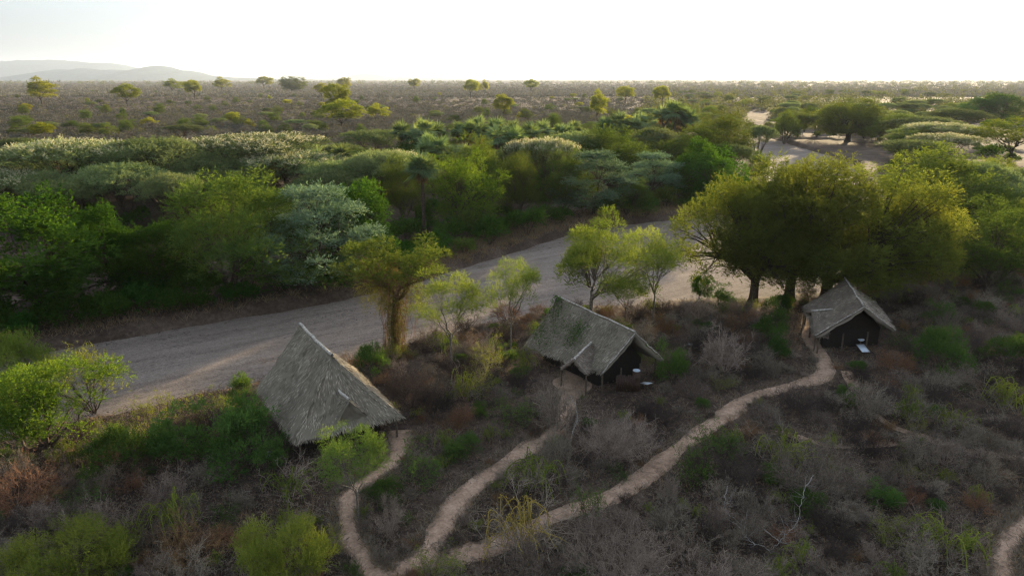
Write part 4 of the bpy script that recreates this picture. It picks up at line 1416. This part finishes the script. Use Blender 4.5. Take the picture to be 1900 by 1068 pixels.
for row in [
    ('bigfeather', 130, 1085, 990, 255, "big feathery yellow-green bush cut by the bottom corner at left"),
    ('bigfeather', 528, 1080, 968, 195, "bright feathery green bush between the bottom edge and the left path"),
    ('yellow', 815, 1085, 1012, 130, "yellow leafy bush in front of the fork of the sandy paths"),
    ('brown', 35, 945, 872, 160, "rust-brown twiggy bush at the left edge under the thick green tree"),
    ('brown', 345, 1040, 955, 150, "brown tangled bush with pale curling stems left of the green feathery bush"),
    ('creeper', 320, 985, 915, 130, "grey tangle with arching green whips on the dry slope"),
    ('goldcreeper', 970, 1010, 905, 200, "golden curling creeper tangle on the island between the two paths"),
    ('creeper', 990, 905, 838, 150, "green trailing creeper bush beside the middle path"),
    ('dense', 225, 880, 800, 130, "dark bush between the thick sunlit green tree and the shadowed green bush"),
    ('yellow', 230, 830, 755, 120, "straw-yellow bush on the bank beside the thick sunlit green tree"),
    ('dense', 510, 868, 812, 90, "blue-green low bush under the near corner of the left thatched hut"),
    ('yellow', 395, 790, 722, 100, "yellow creeping bush on the bank top above the wide dark green bush"),
    ('leafy', 1090, 960, 895, 70, "slim lime leafy shrub right of the golden curling tangle"),
    ('dense', 1250, 715, 640, 90, "bright green round bush right of the pale panel at the middle hut"),
    ('dark', 762, 758, 668, 110, "dense brown-black round bush right of the left thatched hut"),
    ('dark', 860, 720, 660, 90, "grey-violet domed bush between the dark round bush and the middle hut"),
    ('yellow', 905, 690, 618, 90, "yellow-green bush left of the middle hut's roof"),
    ('creeper', 862, 745, 680, 80, "yellow whippy creeper in front of the grey-violet domed bush"),
    ('dense', 455, 745, 690, 75, "yellow-tipped bush at the outer corner of the left thatched hut"),
    ('yellow', 300, 800, 728, 130, "golden sunlit bush on the bank left of the left thatched hut"),
    ('dense', 470, 850, 728, 190, "wide dark green bush under the left thatched hut's long roof"),
    ('dense', 320, 862, 765, 170, "shadowed green bush left of the wide dark green bush"),
    ('dense', 690, 690, 640, 70, "green bush at the foot of the vine-draped tree"),
    ('yellow', 730, 672, 630, 50, "small yellow bush against the vine-draped tree's trunk"),
    ('dense', 1425, 640, 562, 80, "round dark green bush left of the right thatched hut's path"),
    ('dense', 1435, 668, 612, 70, "lower green bush in front of the round dark green bush"),
    ('dense', 1740, 690, 610, 110, "large dim green bush right of the right thatched hut"),
    ('dense', 1870, 680, 622, 90, "bright green bush at the right frame edge"),
    ('dense', 1335, 568, 532, 70, "green bush left of the huge olive grove's outer trunk"),
    ('dense', 1448, 578, 545, 55, "green bush between the trunks of the huge olive grove"),
    ('leafy', 1672, 650, 610, 60, "lime bush at the roof corner of the right thatched hut"),
    ('creeper', 1750, 1030, 965, 190, "sprawling lime creeper mat near the short stub of path"),
    ('creeper', 1860, 765, 700, 130, "creeper-covered mound at the right edge above the faint track"),
    ('leafy', 1285, 905, 820, 80, "upright pale-green leafy shrub at the bend in the long sandy path"),
    ('leafy', 1330, 850, 795, 110, "spreading green bush over the long sandy path's bend"),
    ('bare', 1035, 800, 712, 110, "tall silver-grey bare bush at the end of the middle path"),
    ('bigbare', 1140, 850, 770, 170, "wide violet-grey bare bush in front of the middle thatched hut"),
    ('bare', 725, 990, 940, 70, "small pale bare bush at the left path's mouth"),
    ('bigbare', 1150, 1085, 985, 230, "big pale-twigged bare bush at the bottom edge"),
    ('bare', 1345, 690, 605, 120, "tall grey bare bush left of the long path"),
    ('bare', 1590, 775, 705, 130, "domed grey bush in the loop of the long path and faint track"),
    ('bigbare', 1510, 915, 825, 170, "large pale bare bush in the middle of the right-hand thicket"),
    ('creeper', 1450, 870, 800, 160, "silvery bush threaded with green stems right of the path bend"),
    ('yellow', 1690, 885, 855, 70, "low yellow sprig in the right-hand thicket"),
    ('feather', 20, 720, 650, 80, "feathery yellow bush at the left edge above the sunlit tree"),
]:
    shrub_px(*row)

# the rest of the thicket
g = np.random.default_rng(77)
occ = [(t[0], t[1], .6) for t in TREES if t[1] < 82] + [(s[0], s[1], s[2] * .75) for s in SHRUBS]
quota = {'bare': 235, 'brown': 85, 'dark': 125, 'leafy': 90, 'creeper': 80, 'yellow': 24}
NC = 16000
cpx = g.uniform(-30, 1930, NC)
cpy = 575 + 530 * g.random(NC) ** 1.25
cpy = np.where((cpx > 1480) & (g.random(NC) < .25), g.uniform(500, 600, NC), cpy)
cw = 1.3 + 3.2 * g.random(NC) ** 1.4
CP = np.array([ground_at(a, b)[:2] for a, b in zip(cpx, cpy)])
AW = CP / np.linalg.norm(CP, axis=1, keepdims=True)
csd = river_sd(CP)
good = ((CP[:, 1] < 77) | ((cpx > 1480) & (CP[:, 1] < 105))) & (csd < -.8) & ~((cpx < 520) & (cpy < 815))
good &= (path_clear(CP) > cw * .46) & (hut_clear(CP) > cw * .4) & (path_clear(CP + AW * 1.1) > .0) & (path_clear(CP + AW * 2.0) > -.15)
for dd in (1.5, 3, 4.5): good &= hut_clear(CP + AW * dd) > .1
for px, py, w, p, sdv in zip(cpx[good], cpy[good], cw[good], CP[good], csd[good]):
    if sum(quota.values()) <= 0: break
    # open dry-grass slope left of the paths
    lonely = 200 < px < 600 and 880 < py < 1010
    if lonely and g.random() < .75: continue
    o = np.array(occ)
    if np.any(np.hypot(o[:, 0] - p[0], o[:, 1] - p[1]) < (o[:, 2] + w / 2) * .55): continue
    bank = sdv > -5
    if px < 520 and py < 880: wt = {'bare': .5, 'brown': 1, 'dark': 1.5, 'leafy': 3, 'creeper': .6, 'yellow': 1.2}
    elif bank: wt = {'bare': 1, 'brown': 2.2, 'dark': .6, 'leafy': 1.2, 'creeper': .4, 'yellow': 1.0}
    elif px > 1250 and py > 780: wt = {'bare': 3, 'brown': .6, 'dark': 1.8, 'leafy': .4, 'creeper': 1.5, 'yellow': .05}
    else: wt = {'bare': 3, 'brown': .8, 'dark': 1.2, 'leafy': .6, 'creeper': .6, 'yellow': .1}
    ks = [k for k in wt if quota[k] > 0]
    ww = np.array([wt[k] for k in ks]); k = ks[int(g.choice(len(ks), p=ww / ww.sum()))]
    quota[k] -= 1
    shrub('dense' if k == 'leafy' and g.random() < .6 else k, p[0], p[1], w, w * g.uniform(.42, .62) * (1.75 if k == 'bare' and g.random() < .13 else 1))
    occ.append((p[0], p[1], w / 2))

# small growth leaning over the path edges
for L, w in PATH_LINES[:3]:
    for _ in range(20):
        k = int(g.integers(8, len(L) - 6)); T = norm(L[k + 1] - L[k - 1]); S = np.array([-T[1], T[0]])
        p = L[k] + S * g.choice([-1, 1]) * w * .35 * g.uniform(1.05, 1.6)
        if hut_clear([p])[0] < .5 or p[1] > 70: continue
        ww = g.uniform(.8, 1.5)
        shrub(('bare', 'bare', 'brown', 'dark', 'creeper', 'leafy')[int(g.integers(6))], p[0], p[1], ww, ww * g.uniform(.4, .6))

# pale dead branches lying in the thicket at the lower right
def dead_branch(pts, r, label):
    W = [ground_at(px, py, z) for px, py, z in pts]
    ctr = W[0]
    mb = MB()
    L = densify(np.array(W) - np.array([ctr[0], ctr[1], 0]), 5)
    g2 = np.random.default_rng(int(pts[0][0]))
    L += g2.normal(size=L.shape) * .03
    r *= .48
    L[1:-1] += np.cumsum(g2.normal(size=(len(L) - 2, 3)) * .02, 0)
    tube(mb, L, r, r * .4, 6)
    for k in range(12):
        i = int(g2.integers(4, len(L) - 1)); e = L[i] + g2.normal(size=3) * np.array([.5, .5, .35]) + np.array([0, 0, .2])
        tube(mb, bez(L[i], (L[i] + e) / 2 + g2.normal(size=3) * .12, e, 5), r * .45, r * .2, 4)
    o = link("dead_branch", mb.data("dead_branch", M['white_wood'], True), None, (ctr[0], ctr[1], 0))
    tag(o, label, "branch", "white dead branches in the thicket")


dead_branch([(1345, 955, .3), (1375, 985, .5), (1395, 1010, .6), (1418, 1018, .5), (1440, 1040, .3)], .05, "bleached dead branch slanting down at the left of the white tangle")
dead_branch([(1350, 900, 1.5), (1346, 930, 1.2), (1352, 950, .6), (1385, 978, .5), (1405, 1000, .3)], .045, "bleached dead branch with a raised tip above the white tangle")
dead_branch([(1510, 880, 2.1), (1495, 910, 1.6), (1488, 940, 1.0), (1480, 985, .3)], .05, "tall bleached stem standing right of the white tangle")
dead_branch([(1430, 1020, .3), (1450, 1000, .8), (1468, 985, 1.0), (1480, 960, 1.3)], .045, "crooked bleached branch rising out of the white tangle's middle")
dead_branch([(1415, 980, 1.1), (1450, 1008, .7), (1490, 1020, .5), (1520, 1035, .3)], .04, "long bleached branch lying right across the white tangle")
dead_branch([(1058, 735, 2.2), (1072, 770, 1.6), (1062, 810, .9), (1060, 850, .3)], .05, "bleached crooked stem beside the middle path's end")

# fallen log on the far bank, and stones
p = ground_at(40, 592)
mb = MB(); tube(mb, np.array([(-1.6, -.5, .3), (-.5, -.1, .42), (.6, .2, .5), (1.7, .6, .75)]), .2, .13, 9)
tube(mb, np.array([(.5, .2, .5), (.9, .0, 1.1), (1.0, -.1, 1.6)]), .09, .03, 6)
o = link("fallen_log", mb.data("fallen_log", M['bark_grey'], True), None, (p[0], p[1], -.1)); tag(o, "fallen grey log with one stub branch at the far left of the river", "log")
for px, py, s, lab in ((497, 848, .28, "pale grey stone below the left thatched hut"), (160, 884, .18, "small pale stone under the thick sunlit tree"), (1280, 642, .2, "white stone lying left of the right hut's path"),
                       (1228, 818, .11, "pebble-sized white stone on the long sandy path")):
    p = ground_at(px, py); g2 = np.random.default_rng(px)
    n1, n2 = 12, 7
    th, ph = np.meshgrid(np.linspace(0, 2 * pi, n1, endpoint=False), np.linspace(-pi / 2, pi / 2, n2))
    V = np.stack([np.cos(ph) * np.cos(th) * 1.3, np.cos(ph) * np.sin(th), np.sin(ph) * .65], -1).reshape(-1, 3)
    V *= s * (1 + .18 * np.sin(V[:, :1] * 3 + px) + .1 * np.sin(V[:, 1:2] * 5))
    F = [(j * n1 + i, j * n1 + (i + 1) % n1, (j + 1) * n1 + (i + 1) % n1, (j + 1) * n1 + i) for j in range(n2 - 1) for i in range(n1)]
    o = link("stone", mesh_data("stone", V, F, M['rock'], smooth=True), None, (p[0], p[1], hz(p[0], p[1]) + s * .25)); tag(o, lab, "stone")

# ------------------------------------------------------------------ understorey of the far bank
SH['bankbush'] = []
for i in range(4):
    g = np.random.default_rng(600 + i)
    cl = clumps_round(g, 2.0, 2.4, .1, 22, .32, .1, .2)
    SH['bankbush'].append(((2.6, 2.1), skeleton(g, cl, .3, 5, .06, M['bark'], multi=True, twigs=2, wiggle=.2), crown_mesh(g, cl, 420, .28, .13, .45, 5, M['round'] if i < 3 else M['feather'], name="foliage")))
SH_NAME['bankbush'] = 'bank_bush'; SH_LOOK['bankbush'] = "low dark green bush"
g = np.random.default_rng(91)
TA = np.array([(t[0], t[1]) for t in TREES])
nb, tries = 0, 0
B_OCC = []
while nb < 170 and tries < 6000:
    tries += 1
    i = g.integers(2, len(FE) - 30)
    q = FE[i]; T = FE[i + 1] - FE[i]; nrm = np.array([-T[1], T[0]]); nrm = nrm / np.linalg.norm(nrm)
    dd = .6 + abs(g.normal()) * (3 if nb < 75 else 30)
    p = q + nrm * dd + g.normal(size=2)
    if river_sd([p])[0] > -.4 or p[1] < 52 or p[1] > 240: continue
    gap = 820 < to_px((p[0], p[1], 0))[0] < 1250
    if gap and dd < 5 and g.random() < .6: continue
    if B_OCC and np.min(np.linalg.norm(np.array(B_OCC) - p, axis=1)) < 1.9: continue
    B_OCC.append(p)
    w = g.uniform(2.8, 6.2); shrub('bankbush', p[0], p[1], w, w * g.uniform(.5, .8)); nb += 1

POLYG = np.array([ground_at(*q)[:2] for q in ((1430, 262), (1640, 306), (1700, 420), (1900, 480), (1900, 215), (1430, 205))])
g = np.random.default_rng(92)
nb = 0
while nb < 130:
    p = POLYG.min(0) + (POLYG.max(0) - POLYG.min(0)) * g.random(2)
    if not in_poly(p[None], POLYG)[0] or river_sd([p])[0] > -1.5: continue
    qx, qy = to_px((p[0], p[1], 0))
    if 1385 < qx < 1610 and 258 < qy < 330: continue
    w = g.uniform(3.5, 8); shrub('bankbush', p[0], p[1], w, w * g.uniform(.4, .65)); nb += 1

# more trees to close the belt and the right-hand groves
g = np.random.default_rng(17)
def fill(poly, n, kinds, look, group, hrange, wrange, gap, yel=None):
    poly = np.array([ground_at(*q)[:2] for q in poly])
    lo, hi = poly.min(0), poly.max(0)
    k = t = 0
    while k < n and t < 4000:
        t += 1
        p = lo + (hi - lo) * g.random(2)
        if not in_poly(p[None], poly)[0] or river_sd([p])[0] > -2.5: continue
        qx, qy = to_px((p[0], p[1], 0))
        if 1385 < qx < 1620 and 258 < qy < 350: continue
        A = np.array([(a[0], a[1], a[2]) for a in TREES])
        w = g.uniform(*wrange)
        if np.any(np.hypot(A[:, 0] - p[0], A[:, 1] - p[1]) < (A[:, 2] + w / 2) * gap): continue
        kd = kinds[int(g.integers(len(kinds)))]
        plant(kd, p[0], p[1], g.uniform(*hrange), w, None, look=look[kd], group=group)
        k += 1


fill([(0, 450), (640, 425), (640, 330), (0, 330)], 60, ['umbrella', 'umbrella', 'feather'], {'umbrella': "flat belt acacia", 'feather': "feathery belt tree"}, FB, (6.5, 9.5), (8, 13), .42)
fill([(650, 395), (740, 395), (800, 392), (1330, 375), (1390, 290), (1180, 290), (650, 320)], 60, ['umbrella', 'feather', 'feather', 'round'], {'umbrella': "flat belt acacia", 'feather': "feathery belt tree", 'round': "dark leafy belt tree"}, FB, (6, 9.5), (7, 12), .42)
fill([(1180, 285), (1385, 290), (1385, 215), (1180, 225)], 26, ['umbrella', 'feather', 'feather'], {'umbrella': "hazy flat acacia", 'feather': "hazy rounded tree"}, FB, (6, 10), (9, 15), .5)
fill([(1450, 250), (1640, 300), (1790, 360), (1790, 210), (1450, 205)], 60, ['umbrella', 'umbrella', 'feather'], {'umbrella': "rimlit flat acacia", 'feather': "rimlit round tree"}, GB, (6, 10), (9, 15), .42)
fill([(1560, 430), (1900, 480), (1900, 380), (1680, 370)], 16, ['feather', 'umbrella', 'olive'], {'umbrella': "low ragged acacia", 'feather': "dim feathery tree", 'olive': "dim olive tree"}, GB, (5, 9), (8, 12), .5)
fill([(1250, 212), (1900, 235), (1900, 172), (1250, 172)], 46, ['umbrella', 'feather', 'yellow'], {'umbrella': "distant flat acacia", 'feather': "distant rounded tree", 'yellow': "distant yellowish tree"}, "distant trees in the sunlit haze", (5, 9), (10, 18), .7)

LK = {'umbrella': "small flat acacia", 'feather': "small grey-green tree", 'scrubtree': "small yellowish tree"}
k = 0
while k < 150:
    px = g.uniform(-20, 1320); py = g.uniform(166, 262)
    p = ground_at(px, py)[:2]
    A = np.array([(a[0], a[1], a[2]) for a in TREES])
    if river_sd([p])[0] > -6 or np.any(np.hypot(A[:, 0] - p[0], A[:, 1] - p[1]) < A[:, 2] + 3): continue
    kd = ('feather', 'umbrella', 'feather', 'feather', 'scrubtree')[int(g.integers(5))]
    plant(kd, p[0], p[1], g.uniform(3.8, 7), g.uniform(4.5, 9.5), None, look=LK[kd], group="small trees dotted over the far scrub"); k += 1

# ------------------------------------------------------------------ scrub on the far plain
SH['scrub'] = []
for i in range(4):
    g = np.random.default_rng(700 + i)
    cl = clumps_round(g, 2.2, 3.0, -.3, 18, .36, -.1, .25)
    SH['scrub'].append(((3.1, 2.3), crown_mesh(g, cl, 300, .42, .16, .5, 4, M['scrub'], up=.3, name="scrub_bush"), None))
SH_NAME['scrub'] = 'scrub_bush'
g = np.random.default_rng(23)


def scrub_ok(P):
    """not on the river, not inside the tree belt"""
    x, y = P[:, 0], P[:, 1]
    px = 950 + FPX * x / (y * cos(PITCH) + CAM_H * sin(PITCH))
    py = 534 - FPX * (y * sin(PITCH) - CAM_H * cos(PITCH)) / (y * cos(PITCH) + CAM_H * sin(PITCH))
    lim = np.interp(px, [-50, 0, 300, 620, 800, 1000, 1200, 1300, 1400, 1950], [330, 330, 320, 318, 310, 300, 275, 235, 225, 225])
    return (river_sd(P) < -3) & (py < lim) & (px > -60) & (px < 1960), px, py


near_sc = []
while len(near_sc) < 285:
    py = g.uniform(236, 312); px = g.uniform(-20, 1330)
    p = ground_at(px, py)[:2]
    if not scrub_ok(p[None])[0][0]: continue
    if near_sc and np.min(np.linalg.norm(np.array(near_sc) - p, axis=1)) < 3.4: continue
    near_sc.append(p)
    (H, R), me, _ = SH['scrub'][len(near_sc) % 4]
    w, h = g.uniform(3.5, 7), g.uniform(2.2, 4.2)
    o = link("scrub_bush", me, None, (p[0], p[1], -.05)); o.rotation_euler = (0, 0, g.uniform(0, 6.28)); o.scale = (w / 2 / R, w / 2 / R, h / H)
    tag(o, "violet-grey leafless bush at the near rim of the far scrub", "bush", "grey bushes at the rim of the far scrub")


def scrub_mass(name, n_try, py_lo, py_hi, px_rng, size, mat, seed, k0=84, power=1.0, hfac=.40):
    g = np.random.default_rng(seed)
    py = py_lo + (py_hi - py_lo) * g.random(n_try) ** power
    px = g.uniform(*px_rng, n_try)
    u, v = (px - 950) / FPX, (py - 534) / FPX
    dy = cos(PITCH) - v * sin(PITCH); dz = -sin(PITCH) - v * cos(PITCH)
    P = np.stack([u * -CAM_H / dz, dy * -CAM_H / dz], 1)
    P += g.normal(size=P.shape) * 2
    ok = scrub_ok(P)[0] & (np.sin(P[:, 0] * .021 + 2 * np.sin(P[:, 1] * .008 + seed)) * np.sin(P[:, 1] * .017 + np.sin(P[:, 0] * .013)) > g.uniform(-1.5, .12, len(P)))
    P = P[ok]; n = len(P)
    D = P[:, 1]
    w = g.uniform(*size, n) * (1 + .35 * np.clip((D - 500) / 1500, 0, 1.5))
    h = w * hfac * g.uniform(.7, 1.3, n)
    ci = np.repeat(np.arange(n), np.where(D < 500, k0, np.where(D < 900, k0 // 2, k0 // 4)))
    m = len(ci)
    uu = norm(g.normal(size=(m, 3))); uu[:, 2] = np.abs(uu[:, 2])
    rr = g.uniform(.35, 1, m)
    C = np.column_stack([P[ci] + uu[:, :2] * (rr * w[ci] / 2)[:, None], uu[:, 2] * rr * h[ci] * .9])
    dd = uu * .5 + g.normal(size=(m, 3))
    s = w[ci] / 4.5 * np.where(D[ci] < 500, 1, np.where(D[ci] < 900, 1.5, 2.4))
    q = leaf_quads(C, dd, g.normal(size=(m, 3)), 0.62 * s * g.uniform(.6, 1.3, m), .20 * s)
    T = np.clip(g.random(n)[ci] * .6 + g.random(m) * .4, 0, 1)
    o = link(name, mesh_data(name, q.reshape(-1, 3), np.arange(m * 4).reshape(-1, 4), mat, T))
    tag(o, kind='stuff')
    return o


scrub_mass("far_scrub", 30000, 156, 318, (-60, 1500), (3.4, 7.6), M['scrub'], 801)
scrub_mass("far_scrub", 22000, 150.5, 180, (-60, 1960), (5, 10), M['scrub'], 802)
scrub_mass("far_green_scrub", 3200, 154, 312, (-60, 1400), (2.8, 6.5), M['scrub_green'], 803)
scrub_mass("far_woodland", 2600, 150, 235, (1200, 1960), (6, 13), M['scrub_green'], 804, 110, 1.2, .5)
scrub_mass("far_woodland", 900, 149.2, 157, (-60, 1960), (14, 24), M['scrub_green'], 805, 110, 1.0, .4)

# ------------------------------------------------------------------ grass, litter and twigs on the ground
def tufts(name, P, blades, hgt, wid, mat, seed, spread=.25, lay=.0):
    g = np.random.default_rng(seed)
    n = len(P); ci = np.repeat(np.arange(n), blades); m = len(ci)
    z = height(P)
    B = np.column_stack([P[ci] + g.normal(size=(m, 2)) * spread, z[ci] - .03])
    d = g.normal(size=(m, 3)) * np.array([.6 + lay, .6 + lay, .2]) + np.array([0, 0, 1.0 - lay])
    if lay > .5: B[:, 2] += g.uniform(.04, .22, m)
    q = leaf_quads(B, d, g.normal(size=(m, 3)) + np.array([0, 0, lay * 2]), hgt * g.uniform(.5, 1.4, m), wid)
    T = np.clip(g.random(n)[ci] * .5 + g.random(m) * .5, 0, 1)
    o = link(name, mesh_data(name, q.reshape(-1, 3), np.arange(m * 4).reshape(-1, 4), mat, T)); tag(o, kind='stuff')


g = np.random.default_rng(55)
def near_points(n, pad=.15):
    px, py = g.uniform(-60, 1960, n), 560 + 545 * g.random(n) ** 1.1
    u, v = (px - 950) / FPX, (py - 534) / FPX
    dy = cos(PITCH) - v * sin(PITCH); dz = -sin(PITCH) - v * cos(PITCH)
    P = np.stack([u * -CAM_H / dz, dy * -CAM_H / dz], 1)
    ok = (P[:, 1] < 80) & (river_sd(P) < -.3)
    P = P[ok]
    return P[path_clear(P) > pad * g.random(len(P)) * 3 - .12]


tufts("leaf_litter", near_points(16000), 5, .26, .07, M['litter'], 901, .4, .9)
tufts("dry_grass", near_points(5200, .3), 9, .42, .028, M['dry_grass'], 902, .16, .2)
EP = []
for L, w in PATH_LINES[:4]:
    k = g.integers(1, len(L) - 1, 1300)
    T = norm(L[k + 1] - L[k - 1]); S = np.stack([-T[:, 1], T[:, 0]], 1)
    EP.append(L[k] + S * (g.choice([-1, 1], 1300) * w * .35 * g.uniform(.92, 1.6, 1300))[:, None])
EP = np.vstack(EP)
tufts("path_edge_grass", EP[::2], 7, .3, .026, M['dry_grass'], 905, .15, .3)
tufts("path_edge_twigs", EP[1::2], 9, .4, .028, M['twig_grey'], 906, .2, .3)
tufts("low_undergrowth", near_points(7000, .3), 9, .55, .035, M['twig_dark'], 903, .3, .35)
# dry grass along the far bank
k = g.integers(0, len(FE) - 20, 5200)
T = FE[k + 1] - FE[k]; nr_ = norm(np.stack([-T[:, 1], T[:, 0]], 1))
P = FE[k] + T * g.random((len(k), 1)) + nr_ * (g.random((len(k), 1)) ** 1.5 * 9 - .2)
px = 950 + FPX * P[:, 0] / depth(P[:, 0], P[:, 1])
keep = (P[:, 1] > 45) & (P[:, 1] < 200) & (g.random(len(P)) < np.where((px > 790) & (px < 1290), 1, .3))
tufts("bank_grass", P[keep], 9, .75, .05, M['dry_grass'], 904, .3, .1)

k = g.integers(0, len(FE) - 20, 420)
T = FE[k + 1] - FE[k]; nr_ = norm(np.stack([-T[:, 1], T[:, 0]], 1))
P = FE[k] + T * g.random((len(k), 1)) - nr_ * (.8 + g.random((len(k), 1)) ** 2.5 * 9)
m = len(P) * 3; ci = np.repeat(np.arange(len(P)), 3)
B = np.column_stack([P[ci] + g.normal(size=(m, 2)) * .25, np.full(m, -1.03)])
q = leaf_quads(B, g.normal(size=(m, 3)) * np.array([1, 1, .12]), np.array([0, 0, 1.]) + g.normal(size=(m, 3)) * .3, g.uniform(.15, .7, m), g.uniform(.05, .12, m))
tag(link("river_debris", mesh_data("river_debris", q.reshape(-1, 3), np.arange(m * 4).reshape(-1, 4), M['twig_dark'], g.random(m))), kind='stuff')

settle_labels()

# ------------------------------------------------------------------ haze
hz_m, nt, N, L = new_mat("haze")
pv = N("ShaderNodeVolumePrincipled")
pv.inputs["Color"].default_value = (0.80, 0.89, 1.0, 1)
pv.inputs["Density"].default_value = 0.00004
pv.inputs["Anisotropy"].default_value = 0.62
o = N("ShaderNodeOutputMaterial"); L(pv.outputs[0], o.inputs["Volume"])
mb = MB(); mb.box((-36000, -36000, -4), (36000, 36000, 560))
hazeo = link("haze", mb.data("haze", hz_m)); tag(hazeo, kind='stuff')
